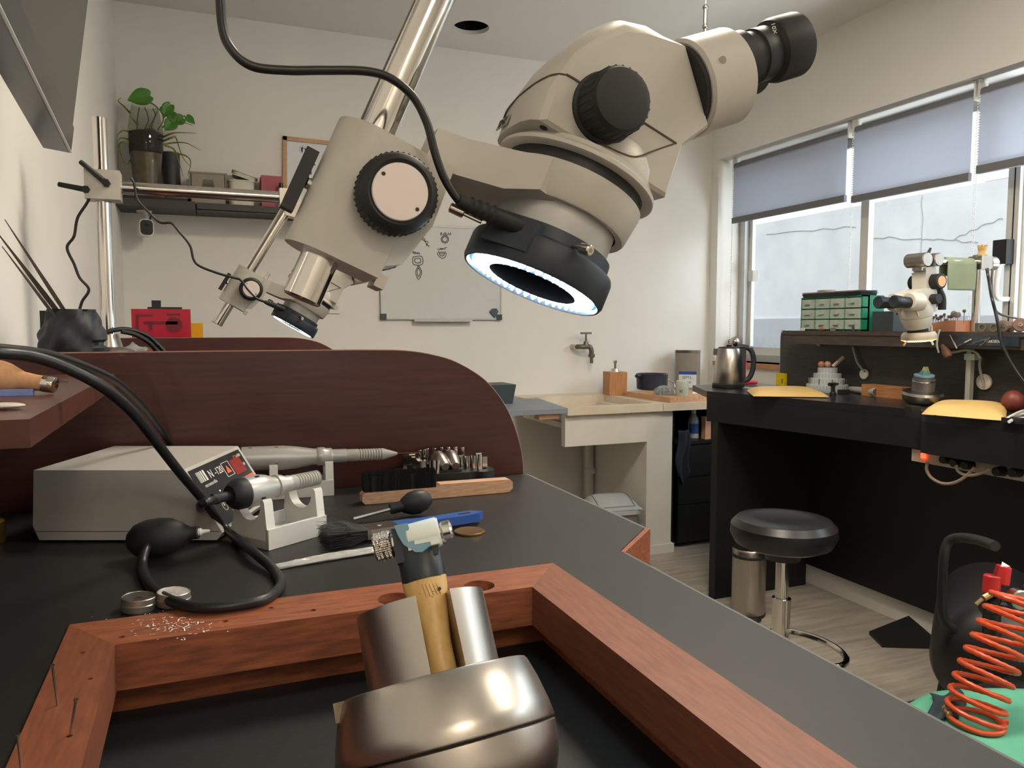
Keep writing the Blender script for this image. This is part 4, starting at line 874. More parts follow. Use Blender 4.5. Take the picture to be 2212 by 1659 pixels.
# camera
p = ony(300, 462, BW-.1); c = ony(317, 492, BW-.14)
t = thing('security_camera', 'small white security camera hanging under the left end of the shelf', 'camera', (p.x, BW-.1, SHB-.13))
m = M(); m.lathe([(0, -.009), (.035, -.008), (.037, 0), (0, 0)], Matrix.Translation((p.x+.025, BW-.1, SHB-.0005)), 32); m.done('mount_disc', white, t)
m = M(); m.tube([(p.x+.03, BW-.1, SHB-.006), (p.x+.032, BW-.1, SHB-.03), (c.x+.0, BW-.1, c.z+.035)], .011, 12, 6); m.done('neck', white, t)
F = zframe((c.x, BW-.155, c.z), (.25, -1, -.12)); F2 = frame((c.x, BW-.155, c.z), (1, .25, 0), y=(0, 0, 1))
m = M(F2); m.prism(rrect(.066, .082, .022, 5), -.085, .0, None, bev=.006); m.done('body', white, t)
m = M(F2); m.prism(rrect(.058, .074, .02, 5), -.001, .003, None, bev=.0015); m.done('face', mat('black_glossy_face', (30, 30, 32), .15), t)
m = M(F2); m.cyl((0, .012, .002), (0, .012, .004), .009, n=20); m.done('lens', lens_m, t)
m = M(); m.tube([(c.x+.012, BW-.1, c.z+.04), (c.x+.02, BW-.09, c.z+.075), (c.x+.01, BW-.07, SHB-.01)], .004, 8, 6); m.done('lead', cordm, t)
# plant in a glass vase
yp = BW-.16
def at_(u, v, y=yp): return ony(u, v, y)
m = M(); a, b = at_(255, 372), at_(424, 407); trz = ST
m.b2((LW+.01, BW-.2, ST), (at_(404, 400).x, BW-.03, ST+.022), None, .003); m.done('black_tray', mattb, label='low black tray on the shelf carrying the plant and the bowls', cat='tray')
ST2 = ST+.0225
vb = at_(318, 386); vx = vb.x; vt = at_(318, 228).z; vh = vt-ST2
prof = [(.050, 0), (.056, .004), (.068, vh*.3), (.079, vh*.55), (.080, vh*.72), (.068, vh*.9), (.060, vh)]
t = thing('potted_plant', 'leafy pothos and spider plant growing in a clear glass vase on the shelf', 'plant', (vx, yp, ST2))
T = Matrix.Translation((vx, yp, ST2))
gl = glass('vase_glass', (224, 226, 220))
m = M(); m.lathe([(0, 0)]+prof, T, 40); m.done('vase', gl, t)
m = M(); m.lathe([(0, .004)]+[(r-.003, z) for r, z in prof[1:3]]+[(.072, vh*.45), (.072, vh*.5), (0, vh*.5)], T, 32); m.done('cloudy_water', mat('murky_water', (128, 112, 88), .3, var=.3, scale=40), t)
m = M(); m.grid(lambda a, z: (vx+(.076+.001*math.sin(30*a))*math.cos(6.2832*a), yp+(.076)*math.sin(6.2832*a), ST2+vh*(.47+.23*z)+.004*math.sin(18*a)*(z-.5)), 30, 6, None, cu=True); m.lathe([(0, vh*.68), (.076, vh*.69)], T, 30); m.done('soil', mat('dark_roots', (52, 44, 34), .9, var=.5, scale=70, bump=.6), t)
leafg = mat('bright_green_leaf', (74, 132, 40), .4, var=.3, scale=12); stemg = mat('olive_stem', (96, 104, 60), .6)
m = M()
for P in ([(296, 280), (297, 255), (301, 232)], [(312, 280), (320, 262), (318, 245), (312, 232)], [(322, 275), (335, 250), (330, 235)], [(340, 282), (352, 262), (350, 245), (335, 228), (325, 222)], [(325, 280), (332, 262), (340, 240)], [(365, 250), (375, 262), (385, 262)], [(352, 255), (360, 250), (375, 258), (400, 250)]): m.tube([at_(u, v, yp-.02) for u, v in P], .0028, 6, 6)
m.done('stem', stemg, t)
def leaf(c, tip, w, tilt=.4, name='leaf', mt=leafg):
    c, tip = at_(*c, yp-.035), at_(*tip, yp-.035); d = tip-c; L = d.length; d.normalize(); s = d.cross(V(0, 1, 0)).normalized(); n = V(0, -1, 0)
    m = M(); N_ = 10
    def f(i, j):
        x = i; y = (j-.5)*2; wd = w*L*(max(0, math.sin(math.pi*min(1, (x*.86+.14))**.8))**.75)*(1-x**3*.4)
        back = -.16*L*math.exp(-x*7)*(1-abs(abs(y)-.55)*1.3)
        return c+d*(L*x*1.02+back)+s*(wd*y)+n*(.25*wd*abs(y)+tilt*.1*L*math.sin(x*2.5))
    m.grid(f, N_, 8); m.done(name, mt, t, thick=.0008)
for c, tp, w in (((322, 207), (276, 217), .42), ((352, 232), (360, 250), .5), ((368, 227), (352, 250), .45), ((368, 246), (384, 266), .5), ((395, 256), (372, 266), .5), ((376, 262), (356, 282), .5), ((404, 252), (421, 268), .4), ((384, 248), (392, 256), .5), ((318, 285), (345, 296), .45), ((300, 302), (315, 306), .5), ((330, 296), (326, 304), .5)): leaf(c, tp, w)
spm = mat('spider_plant_blade', (120, 136, 60), .5, var=.3, scale=40)
rb = random.Random(9)
for P in ([(350, 275), (380, 262), (418, 271)], [(352, 296), (378, 287), (425, 288)], [(352, 305), (372, 297), (380, 298), (395, 340), (414, 362)], [(352, 312), (380, 308), (405, 310), (433, 325)], [(355, 314), (375, 322), (385, 345), (396, 382)], [(372, 330), (400, 336), (412, 350), (406, 380)], [(280, 285), (265, 282), (253, 292)], [(280, 302), (262, 298), (252, 308)], [(278, 308), (258, 310), (264, 340), (275, 362)], [(283, 345), (272, 362)], [(282, 245), (268, 230), (255, 218), (262, 211)], [(298, 270), (285, 255), (280, 243)]):
    m = M(); P = catmull([at_(u, v, yp-.02+rb.uniform(-.05, .03)) for u, v in P], 6)
    for i in range(len(P)-1):
        w0 = .0045*(1-i/len(P))+.0008; w1 = .0045*(1-(i+1)/len(P))+.0006; d = (P[i+1]-P[i]).normalized(); s = d.cross(V(0, 1, 0)).normalized()
        m.b.faces.new(m._v([P[i]-s*w0, P[i]+s*w0, P[i+1]+s*w1, P[i+1]-s*w1]))
    m.done('grassy_blade', spm, t, thick=.0008)
# bowls and boxes on the shelf
p = at_(365, 370); m = M(); m.cyl((p.x+.012, BW-.052, ST2), (p.x+.004, BW-.052, at_(365, 330, BW-.06).z), .038, .046, 28); m.done('dark_pot', mat('slate_pot', (60, 62, 66), .5), label='dark slate pot standing right behind the glass vase', cat='pot')
p = at_(382, 384, BW-.16); m = M(); m.lathe([(.018, .003), (.03, 0), (.05, .010), (.053, .014), (.048, .012), (0, .006)], Matrix.Translation((p.x, BW-.13, ST2)), 36); m.done('white_saucer', white, label='white saucer lying right of the glass vase', cat='saucer')
p = at_(385, 375, BW-.09); m = M(); m.lathe([(0, 0), (.03, 0), (.038, .02), (.038, .036), (.035, .036), (.033, .02), (0, .008)], Matrix.Translation((p.x+.03, BW-.065, ST2)), 28); m.done('black_bowl', mattb, label='small black bowl behind the white saucer', cat='bowl')
a, b = at_(408, 372, BW-.18), at_(490, 412, BW-.18); w = b.x-a.x
t = thing('grey_basket', 'grey-brown plastic basket with an oval handle hole on the shelf', 'basket', ((a.x+b.x)/2, BW-.1, ST)); zt_ = a.z+.004
m = M(); gb = mat('grey_brown_plastic', (142, 132, 120), .55)
yy0, yy1 = BW-.18, BW-.03; hx = (a.x+b.x)/2; h = zt_-ST
T = Matrix(((1, 0, 0, hx), (0, 0, 1, yy0), (0, 1, 0, ST), (0, 0, 0, 1)))
for poly in ([(-w*.44, 0), (w*.44, 0), (w*.47, h*.42), (-w*.47, h*.42)], [(-w*.47, h*.42), (-w*.2, h*.42), (-w*.2, h*.78), (-w*.485, h*.78)], [(w*.2, h*.42), (w*.47, h*.42), (w*.485, h*.78), (w*.2, h*.78)], [(-w*.485, h*.78), (w*.485, h*.78), (w*.5, h), (-w*.5, h)]): m.prism(poly, 0, .003, T)
for sx_ in (-1, 1): m.prism([(hx+sx_*w*.2, ST+h*.42), (hx+sx_*w*.2, ST+h*.78), (hx+sx_*w*.13, ST+h*.78), (hx+sx_*w*.165, ST+h*.6), (hx+sx_*w*.13, ST+h*.42)], -(yy0+.003), -yy0, XPb)
m.b2((hx-w*.44, yy1-.003, ST), (hx+w*.44, yy1, ST+h)); m.b2((hx-w*.46, yy0, ST), (hx-w*.44, yy1, ST+h)); m.b2((hx+w*.44, yy0, ST), (hx+w*.46, yy1, ST+h)); m.b2((hx-w*.44, yy0, ST), (hx+w*.44, yy1, ST+.003))
m.done('shell', gb, t); m = M(); m.b2((hx-w*.52, yy0-.004, ST+h-.006), (hx+w*.52, yy0+.004, ST+h+.002), None, .002); m.b2((hx-w*.52, yy1-.004, ST+h-.006), (hx+w*.52, yy1+.004, ST+h+.002), None, .002); m.done('rim', gb, t)
cr = mat('cream_plastic', (206, 204, 186), .45)
a, b = at_(493, 388, BW-.16), at_(552, 418, BW-.16); hx = (a.x+b.x)/2; w = (b.x-a.x)
def tub(nm, label, z, h, w, T=None):
    m = M(T); m.prism(rrect(w*.92, .1, .03, 5, hx if T is None else 0, BW-.1 if T is None else 0), z, z+h, None, bev=.003, s1=1.06)
    m.prism(rrect(w*1.06, .112, .034, 5, hx if T is None else 0, BW-.1 if T is None else 0), z+h-.007, z+h, None, bev=.001)
    return m.done(nm, cr, label=label, cat='tub', group='cream plastic tubs on the shelf')
zz = at_(520, 388, BW-.16).z; hh_ = max(.02, (zz-ST)*.5)
tub('plastic_tub', 'cream plastic tub at the bottom of the stack right of the basket', ST, hh_, w); tub('plastic_tub', 'cream plastic tub in the middle of the stack right of the basket', ST+hh_+.0005, hh_, w)
T = Matrix.Translation((hx+.012, BW-.08, ST+2*hh_+.014)) @ Matrix.Rotation(R(17), 4, 'Y'); tub('plastic_tub', 'cream plastic tub lying askew on top of the stack', 0, .028, w*.95, T)
a, b = at_(564, 378, BW-.15), at_(612, 428, BW-.15); m = M(); m.b2((a.x, BW-.15, ST), (b.x, BW-.03, a.z), None, .003); m.done('pink_box', mat('dusty_pink_card', (168, 84, 92), .6), label='dusty pink box on the shelf beside the cream tubs', cat='box')
p = at_(607, 395, BW-.19); m = M(); m.cyl((p.x, BW-.19, ST), (p.x, BW-.19, p.z), .011, n=18, bev=.002); m.done('black_tube', mat('gloss_black_tube', (24, 24, 26), .12), label='slim glossy black tube in front of the pink box', cat='tube')
m = M(); a = at_(628, 410, BW-.12); m.b2((a.x, BW-.12, ST), (a.x+.06, BW-.06, ST+.09), None, .002); m.done('framed_card', white, label='small white card standing behind the black clamp lever', cat='card')
# picture
a = ony(611, 294, BW-.012); b = ony(760, 455, BW-.012); x0, x1, z1, z0 = a.x, a.x+.30, a.z, a.z-.40
t = thing('picture_frame', 'pale wood picture frame with a world print, half hidden by the microscope', 'picture', ((x0+x1)/2, BW-.01, z0))
wf = mat('pale_oak_frame', (196, 158, 120), .5, scale=30, stretch=(4, 4, 4), rgb2=(180, 140, 104))
m = M(); fw = .021
T = Matrix.Translation((x0, BW-.0005, z1)) @ Matrix.Rotation(R(1.2), 4, 'Y')
m = M(T); W_, H_ = x1-x0, z1-z0
m.b2((0, -.02, -fw), (W_, 0, 0), None, .001); m.b2((0, -.02, -H_), (W_, 0, -H_+fw), None, .001); m.b2((0, -.02, -H_), (fw, 0, 0), None, .001); m.b2((W_-fw, -.02, -H_), (W_, 0, 0), None, .001); m.done('frame', wf, t)
m = M(T); m.b2((fw, -.008, -H_+fw), (W_-fw, -.003, -fw)); m.done('paper', mat('white_print_paper', (222, 224, 228), .6, var=.01), t)
inkm = mat('black_print_ink', (44, 44, 46), .6)
m = M(T); FT = lambda x, z: Matrix.Translation((x, -.0082, z)) @ Matrix.Rotation(R(90), 4, 'X')
gx, gz = W_*.36, -.062
m.tube([(gx+.021*math.cos(R(a)), -.0085, gz+.021*math.sin(R(a))) for a in range(0, 360, 15)], .0008, 4, 1, False, True)
m.prism([(gx-.012, gz+.012), (gx-.002, gz+.016), (gx+.002, gz+.006), (gx-.004, gz+.002), (gx-.002, gz-.008), (gx-.006, gz-.016), (gx-.012, gz-.004)], .0082, .0088, XPb); m.prism([(gx+.006, gz+.012), (gx+.016, gz+.008), (gx+.014, gz-.004), (gx+.009, gz-.010), (gx+.008, gz)], .0082, .0088, XPb)
m.text('AT', .085, FT(gx+.012, -.19), .0002); m.text('~.~.~', .02, FT(gx+.02, -.1), .0002); m.text('W', .05, FT(gx, -.265), .0002)
m.done('print', inkm, t)
# whiteboard
a = ony(822, 690, BW-.012); b = ony(1083, 692, BW-.012); x0, x1, z0 = a.x, b.x, a.z; z1 = ony(900, 485, BW-.012).z
t = thing('whiteboard', 'framed whiteboard with marker drawings of rings and stones on the back wall', 'whiteboard', ((x0+x1)/2, BW-.01, z0))
m = M(); m.b2((x0, BW-.014, z0), (x1, BW-.0005, z1)); m.done('board', mat('white_board_film', (206, 208, 206), .25, var=.02), t)
m = M()
for p, q_ in (((x0, BW-.018, z0), (x1, BW-.002, z0+.009)), ((x0, BW-.018, z1-.009), (x1, BW-.002, z1)), ((x0, BW-.018, z0), (x0+.009, BW-.002, z1)), ((x1-.009, BW-.018, z0), (x1, BW-.002, z1))): m.b2(p, q_, None, .002)
m.done('frame', alum, t)
for x, z in ((x0+.016, z0+.016), (x1-.016, z0+.016), (x0+.016, z1-.016), (x1-.016, z1-.016)): m = M(); m.box((x, BW-.012, z), (.034, .022, .034), None, .005); m.done('corner_cap', mat('slate_corner_cap', (64, 70, 74), .5), t)
m = M(); m.b2((x0+.19, BW-.05, z0-.012), (x1-.2, BW-.006, z0-.001), None, .002); m.done('pen_tray', alum, t)
yb = BW-.0148
def pen(P, closed=False, r=.0021): m.tube([ony(u, v, yb) for u, v in P], r, 5, 4, True, closed)
def loop(u, v, ru, rv, n=20, a0=0, a1=360, r=.0021):
    P = [(u+ru*math.cos(R(a0+(a1-a0)*i/n)), v-rv*math.sin(R(a0+(a1-a0)*i/n))) for i in range(n+(0 if a1-a0 == 360 else 1))]; m.tube([ony(*p, yb) for p in P], r, 5, 1, False, a1-a0 == 360)
m = M()
loop(961, 517, 8, 8); loop(961, 517, 5.5, 5.5)
loop(908, 532, 14, 15, 20, 0, 170); 
P = []
for i in range(23): a = R(-5+8*i); k = 19 if i % 4 < 2 else 15.5; P.append((908+k*math.cos(a), 532-k*math.sin(a)))
m.tube([ony(*p, yb) for p in P], .002, 5, 1, False)
pen([(892, 555), (911, 554), (912, 571), (893, 571), (892, 555)]); pen([(896, 559), (907, 558), (908, 567), (897, 567), (896, 559)])
pen([(904, 573), (898, 588), (904, 604), (911, 588), (904, 573)]); pen([(904, 578), (901, 588), (904, 598), (908, 588), (904, 578)])
pen([(948, 543), (945, 549), (951, 556), (956, 558), (961, 556), (964, 549), (962, 543)]); pen([(949, 545), (960, 545), (958, 552), (951, 552), (949, 545)]); pen([(951, 548), (959, 548)])
W_ = lambda P: [pen(q_, r=.0017) for q_ in P]
W_([[(951, 503), (955, 503), (951, 507), (956, 507)], [(958, 504), (958, 508)], [(959, 508), (961, 502), (963, 508)], [(964, 502), (964, 508), (967, 507)], [(968, 508), (968, 503), (970, 505)], [(971, 508), (973, 503), (974, 508)]])
W_([[(947, 536), (946, 540), (949, 540)], [(950, 540), (951, 536), (952, 539), (954, 536), (954, 540)], [(955, 540), (956, 536), (957, 538)], [(958, 540), (959, 536), (962, 536)], [(961, 540), (962, 535), (966, 535)]])
W_([[(892, 548), (893, 543), (895, 548), (897, 543), (897, 549)], [(899, 548), (899, 546), (901, 546), (901, 549)], [(903, 544), (903, 549)], [(904, 548), (906, 546), (907, 549)]])
W_([[(906, 500), (907, 505)], [(908, 504), (910, 499), (910, 505)], [(912, 504), (913, 502), (913, 505)]])
m.done('marker_drawing', inkm, t)
m = M(); m.text('magnetoplan' if False else 'Nobo' if False else '.......', .018, Matrix.Translation((ony(955, 688, yb).x, yb-.0008, z0+.014)) @ Matrix.Rotation(R(90), 4, 'X'), .0002); m.done('maker_mark', inkm, t)
p = ony(1067, 676, BW-.02); m = M(); m.prism([(p.x-.028, p.z+.006), (p.x-.012, p.z+.026), (p.x+.016, p.z+.028), (p.x+.028, p.z+.008), (p.x+.004, p.z-.03)], BW-.026, BW-.0145, Matrix(((1, 0, 0, 0), (0, 0, 1, 0), (0, 1, 0, 0), (0, 0, 0, 1))), bev=.004); m.done('board_magnet', mat('blue_grey_magnet', (70, 84, 100), .5), label='dark five-sided magnet at the lower right corner of the whiteboard', cat='magnet')
# wall socket plate
a = ony(699, 652, BW-.01); b = ony(735, 677, BW-.01); t = thing('wall_socket', 'white socket plate on the back wall below the farther microscope', 'socket', ((a.x+b.x)/2, BW, b.z))
M().b2((a.x, BW-.011, b.z), (b.x, BW-.0005, a.z), None, .003).done('plate', white, t)
for k in (.3, .7): m = M(); x = a.x+(b.x-a.x)*k; z = (a.z+b.z)/2; m.cyl((x, BW-.0125, z), (x, BW-.010, z), .016, n=20); m.done('socket_face', greyp, t)
# ================================================================ SINK CORNER
SZ = .855; SY = 3.6
marble = mat('cream_marble', (218, 208, 190), .4, scale=5, rgb2=(200, 182, 158))
plast = mat('rough_white_masonry', (214, 210, 202), .9, var=.05, scale=8, bump=.25, bscale=40)
t = thing('stone_sink', 'old cream stone sink on white masonry supports against the back wall', 'sink', (2.1, 4.0, 0))
m = M(); x0, x1 = 1.77, 2.36; z0 = SZ-.042
m.b2((x0, SY, z0), (x1, SY+.055, SZ), None, .004); m.b2((x0, 4.22, z0), (x1, BW-.001, SZ), None, .004); m.b2((x0, SY+.055, z0), (x0+.06, 4.22, SZ)); m.b2((x1-.03, SY+.055, z0), (x1, 4.22, SZ)); m.b2((x0+.02, SY+.04, z0-.08), (x1-.02, 4.25, z0-.05)); m.b2((x0+.04, SY+.045, z0-.06), (x0+.06, 4.22, z0)); m.b2((x1-.03, SY+.045, z0-.06), (x1-.01, 4.22, z0)); m.b2((x0+.04, 4.22, z0-.06), (x1-.03, 4.24, z0)); m.b2((x0+.04, SY+.04, z0-.06), (x1-.03, SY+.055, z0))
m.done('basin', marble, t)
m = M(); m.b2((x1+.001, SY-.004, z0), (3.05, BW-.001, SZ), None, .004); m.done('side_slab', marble, t)
m = M(); m.b2((1.771, SY+.03, .643), (2.2768, SY+.075, z0), None, .003); m.done('apron', plast, t)
m = M(); m.b2((2.277, SY+.03, 0), (2.443, BW-.001, z0-.0005), None, .003); m.done('pier', plast, t)
m = M(); m.b2((2.26, SY+.02, 0), (2.46, BW-.001, .05), None, .005); m.done('foot', plast, t)
m = M(); q_ = ony(1272, 1000, 4.25); m.cyl((q_.x, 4.25, z0-.08), (q_.x, 4.25, .25), .03, n=20); m.tube([(q_.x, 4.25, .26), (q_.x+.01, 4.25, .2), (q_.x+.1, 4.3, .2), (q_.x+.12, 4.38, .28)], .028, 14, 6); m.cyl((q_.x-.0, 4.24, .36), (q_.x, 4.24, .39), .04, n=20); m.done('drain_pipe', mat('pale_pvc', (206, 200, 190), .5), t)
a = onz(1230, 884, SZ+.015); 
t = thing('grey_board', 'blue-grey board laid on the left end of the sink, with a wooden batten under it', 'board', (1.55, 3.75, SZ))
m = M(); m.prism([(1.20, 3.47), (a.x+.02, 3.47), (1.80, 4.05), (1.20, 4.05)], SZ-.012, SZ+.012, None, bev=.004); m.done('panel', mat('blue_grey_board', (128, 136, 146), .5, var=.1, scale=8), t)
b = ony(1161, 897, 3.52); c = ony(1204, 907, 3.52); m = M(); m.b2((b.x, 3.5, SZ-.042), (c.x, 3.56, SZ-.014), None, .003); m.done('batten', mat('raw_pine', (214, 166, 132), .6, scale=14, stretch=(1, 8, 8)), t)
for x in (1.22, 1.5):
    m = M(); m.b2((x, 4.0, 0), (x+.04, 4.04, SZ-.013)); m.done('leg', plast, t)
p = onz(1083, 866, SZ+.0125); h = ony(1086, 828, 3.9).z
m = M(); m.prism([(p.x-.28, 3.8), (p.x, 3.8), (p.x, 3.98), (p.x-.28, 3.98)], SZ+.0125, h, None, bev=.006, s1=1.12); m.done('dark_planter', mat('slate_green_plastic', (60, 72, 76), .45), label='dark slate tapered tub on the grey board, half hidden by the rounded partition', cat='tub')
# tap
c = ony(1262, 749, 4.33); t = thing('wall_tap', 'old brass garden tap on the back wall above the sink', 'tap', (c.x, BW, c.z)); br = mat('tarnished_brass', (120, 114, 98), .4, .7, var=.2)
m = M(); m.cyl((c.x-.05, BW-.001, c.z), (c.x-.05, BW-.06, c.z), .016, n=16); m.done('pipe_stub', mat('pale_pvc', (206, 200, 190), .5), t)
m = M(); m.tube([(c.x-.05, BW-.05, c.z), (c.x-.02, BW-.075, c.z), (c.x+.03, BW-.08, c.z), (c.x+.045, BW-.08, c.z-.02), (c.x+.048, BW-.08, c.z-.05)], .016, 14, 6); m.cyl((c.x+.048, BW-.08, c.z-.045), (c.x+.048, BW-.08, c.z-.068), .021, n=16, bev=.003); m.cyl((c.x+.048, BW-.08, c.z-.068), (c.x+.048, BW-.08, c.z-.105), .011, n=14); m.done('body', br, t)
m = M(); m.cyl((c.x+.008, BW-.078, c.z+.01), (c.x+.008, BW-.078, c.z+.035), .019, .014, 12); m.cyl((c.x+.008, BW-.078, c.z+.035), (c.x+.008, BW-.078, c.z+.085), .006, n=10); m.b2((c.x-.028, BW-.086, c.z+.08), (c.x+.044, BW-.070, c.z+.092), None, .004); m.done('handle', br, t)
# soap dispenser
p = onz(1328, 853, SZ); T = Matrix.Translation((p.x, p.y, SZ+.0004)) @ Matrix.Rotation(R(-8), 4, 'Z'); hz = ony(1328, 803, p.y).z-SZ; s = .058
t = thing('soap_dispenser', 'bamboo box soap dispenser with a metal pump at the back of the sink', 'dispenser', (p.x, p.y, SZ))
m = M(T); m.b2((-s, -s, 0), (s, s, hz), None, .003); m.done('bamboo_box', mat('bamboo_veneer', (186, 132, 84), .5, scale=12, stretch=(10, 10, 1), rgb2=(166, 112, 68)), t)
m = M(T); m.cyl((0, 0, hz), (0, 0, hz+.02), .026, .022, 20); m.cyl((0, 0, hz+.02), (0, 0, hz+.062), .008, n=12); m.cyl((0, 0, hz+.055), (0, 0, hz+.07), .012, n=14, bev=.002); m.tube([(0, 0, hz+.065), (-.015, -.02, hz+.067), (-.02, -.032, hz+.06)], .0045, 8, 4); m.done('pump', chrome, t)
# cutting board and what stands on it
BZ = SZ+.03
m = M(); m.prism([(2.405, 4.09), (2.42, 3.62), (2.73, 3.64), (2.86, 4.12)], SZ+.0004, BZ, None, bev=.003); m.done('cutting_board', mat('oak_board', (206, 162, 124), .5, scale=14, stretch=(8, 1, 4), rgb2=(186, 138, 100)), label='thick oak cutting board lying on the right side of the stone sink', cat='board')
p = onz(1408, 842, BZ); t = thing('saucepan', 'small dark saucepan with a side spout handle on the cutting board', 'pan', (p.x, p.y, BZ)); T = Matrix.Translation((p.x+.02, p.y+.03, BZ+.0004)); nv = mat('navy_enamel', (44, 50, 64), .35, var=.15)
m = M(T); m.lathe([(0, 0), (.088, 0), (.096, .006), (.100, .095), (.103, .098), (.100, .1), (.096, .095), (.092, .008), (0, .006)], None, 44); m.done('pan_body', nv, t)
m = M(T); m.tube([(-.095, -.02, .085), (-.13, -.05, .088), (-.16, -.075, .092)], .011, 10, 6); m.done('handle', nv, t)
m = M(T); m.tube([(.095, .0, .06), (.12, .0, .058), (.15, -.02, .035), (.15, -.03, .01)], .004, 8, 6); m.done('wire_loop', steel, t)
p = onz(1438, 853, BZ); m = M(); 
def lump(a, z): r = .058*math.sqrt(max(0, 1-z*z))*(1+.12*math.sin(9*a*6.28)*math.cos(5*z)+.08*math.sin(17*a*6.28+6*z)); return (p.x+r*math.cos(6.2832*a), p.y+.02+r*math.sin(6.2832*a), BZ+.0004+.055*z)
m.grid(lump, 40, 10, None, cu=True); m.done('foil_lump', mat('crumpled_clear_bag', (150, 154, 156), .2, var=.4, scale=60, bump=.5), label='crumpled clear bag lump on the cutting board before the saucepan', cat='bag')
p = onz(1473, 855, BZ); T = Matrix.Translation((p.x, p.y, BZ+.0004)); t = thing('glass_jar', 'small pale upside-down glass jar with dark print on the cutting board', 'jar', (p.x, p.y, BZ)); m = M(T); m.lathe([(0, 0), (.036, 0), (.037, .003), (.037, .075), (.034, .086), (.026, .09), (0, .09)], None, 32); m.done('glass', mat('milky_glass', (196, 204, 186), .15, trans=.2), t)
m = M(T @ Matrix.Rotation(R(-30), 4, 'Z')); m.text('IS', .022, Matrix.Translation((0, -.0375, .03)) @ Matrix.Rotation(R(90), 4, 'X') @ Matrix.Rotation(R(90), 4, 'Z'), .0004); m.done('print', inkm, t)
p = onz(1505, 850, BZ); m = M(); m.prism([(p.x-.04, p.y-.01), (p.x+.03, p.y-.02), (p.x+.045, p.y+.015), (p.x-.01, p.y+.03)], BZ+.0004, BZ+.018, None, bev=.006, s1=.6); m.done('paper_scrap', white, label='white folded paper scrap at the right end of the cutting board', cat='paper')
# metal canister
a = ony(1466, 757, 4.17); b = ony(1536, 757, 4.17); t = thing('metal_canister', 'square tin canister with a white and blue label beside the kettle', 'canister', (2.9, 4.2, SZ)); cx_ = (a.x+b.x)/2; hz = a.z-SZ; tn = mat('dull_tinplate', (172, 168, 160), .32, .75, var=.08)
T = Matrix.Translation((cx_, 4.25, SZ+.0004)) @ Matrix.Rotation(R(-38), 4, 'Z'); s = .079
m = M(T); m.prism(rrect(2*s, 2*s, .012, 4), 0, hz-.012, None, bev=.003); m.done('tin_body', tn, t); m = M(T); m.prism(rrect(2*s+.006, 2*s+.006, .014, 4), hz-.018, hz, None, bev=.002); m.done('lid', chrome, t)
m = M(T); m.b2((-.05, -s-.001, .03), (.062, -s-.0002, .135)); lb = m.done('label', mat('white_label_paper', (216, 218, 220), .6), t)
m = M(T); m.b2((-.05, -s-.0016, .115), (.062, -s-.0008, .135)); m.done('label_band', mat('royal_blue_print', (44, 72, 140), .5), lb)
m = M(T); FT = Matrix.Translation((.004, -s-.0012, .088)) @ Matrix.Rotation(R(90), 4, 'X'); m.text('SEPTL.', .024, FT, .0003); m.text('o  o', .03, Matrix.Translation((.004, -s-.0012, .058)) @ Matrix.Rotation(R(90), 4, 'X'), .0003); m.text('o', .02, Matrix.Translation((-.002, -s-.0012, .04)) @ Matrix.Rotation(R(90), 4, 'X'), .0003); m.done('label_print', inkm, lb)
# drawer cabinet under the slab
t = thing('drawer_cabinet', 'black drawer cabinet with an open niche beside the sink pier', 'cabinet', (2.8, 4.0, 0))
x0, x1, yf = 2.475, 3.04, 3.69
m = M(); m.b2((x0, yf, 0), (x0+.02, BW-.03, z0-.001)); m.b2((x1-.02, yf, 0), (x1, BW-.03, z0-.001)); m.b2((x0, BW-.05, 0), (x1, BW-.03, z0-.001)); m.b2((x0, yf, .60), (x1, BW-.03, .62)); m.b2((x0, yf+.01, .02), (x1, BW-.03, .04)); m.done('carcass', darkb, t)
for k, (za, zb_) in enumerate(((.415, .595), (.255, .41), (.03, .25))):
    m = M(); m.b2((x0+.045, yf-.018, za), (x1-.02, yf, zb_), None, .004); d = m.done('drawer', darkb, t)
    m = M(); m.ball((x0+.30, yf-.032, (za+zb_)/2), .014, n=14, h=8); m.done('knob', steel, d)
p = ony(1502, 943, 3.76); T = Matrix.Translation((p.x, 3.78, .6205)); t = thing('cleaner_bottle', 'pale cleaning bottle with a blue label in the dark cabinet niche', 'bottle', (p.x, 3.78, .62)); m = M(T); m.lathe([(0, 0), (.03, 0), (.033, .004), (.033, .1), (.028, .12), (.013, .142), (.013, .15), (0, .15)], None, 28); m.done('body', mat('pale_bottle_plastic', (170, 176, 178), .35), t); m = M(T); m.lathe([(.0333, .03), (.0333, .09)], None, 28, R(190), R(310)); m.done('label', mat('blue_bottle_label', (48, 88, 150), .5), t); m = M(T); m.cyl((0, 0, .149), (0, 0, .172), .0145, n=18); m.done('cap', white, t)
p = ony(1525, 900, 3.72); m = M(); m.b2((p.x-.01, 3.71, .6204), (p.x+.03, 3.75, p.z), None, .002); m.done('wood_offcut', MATS['raw_pine'], label='upright pale wood offcut at the right of the dark cabinet niche', cat='wood')
p = ony(1472, 965, 3.664); m = M(); m.grid(lambda i, j: (p.x-.03+.075*i+.01*math.sin(7*j), 3.655+.012*math.sin(9*i+3*j), .69-.33*j*(1-.5*abs(i-.45))), 10, 14); m.done('dark_cloth', mat('navy_cloth', (36, 40, 56), .9), label='dark blue rag hanging from the cabinet niche', cat='cloth', thick=.003)
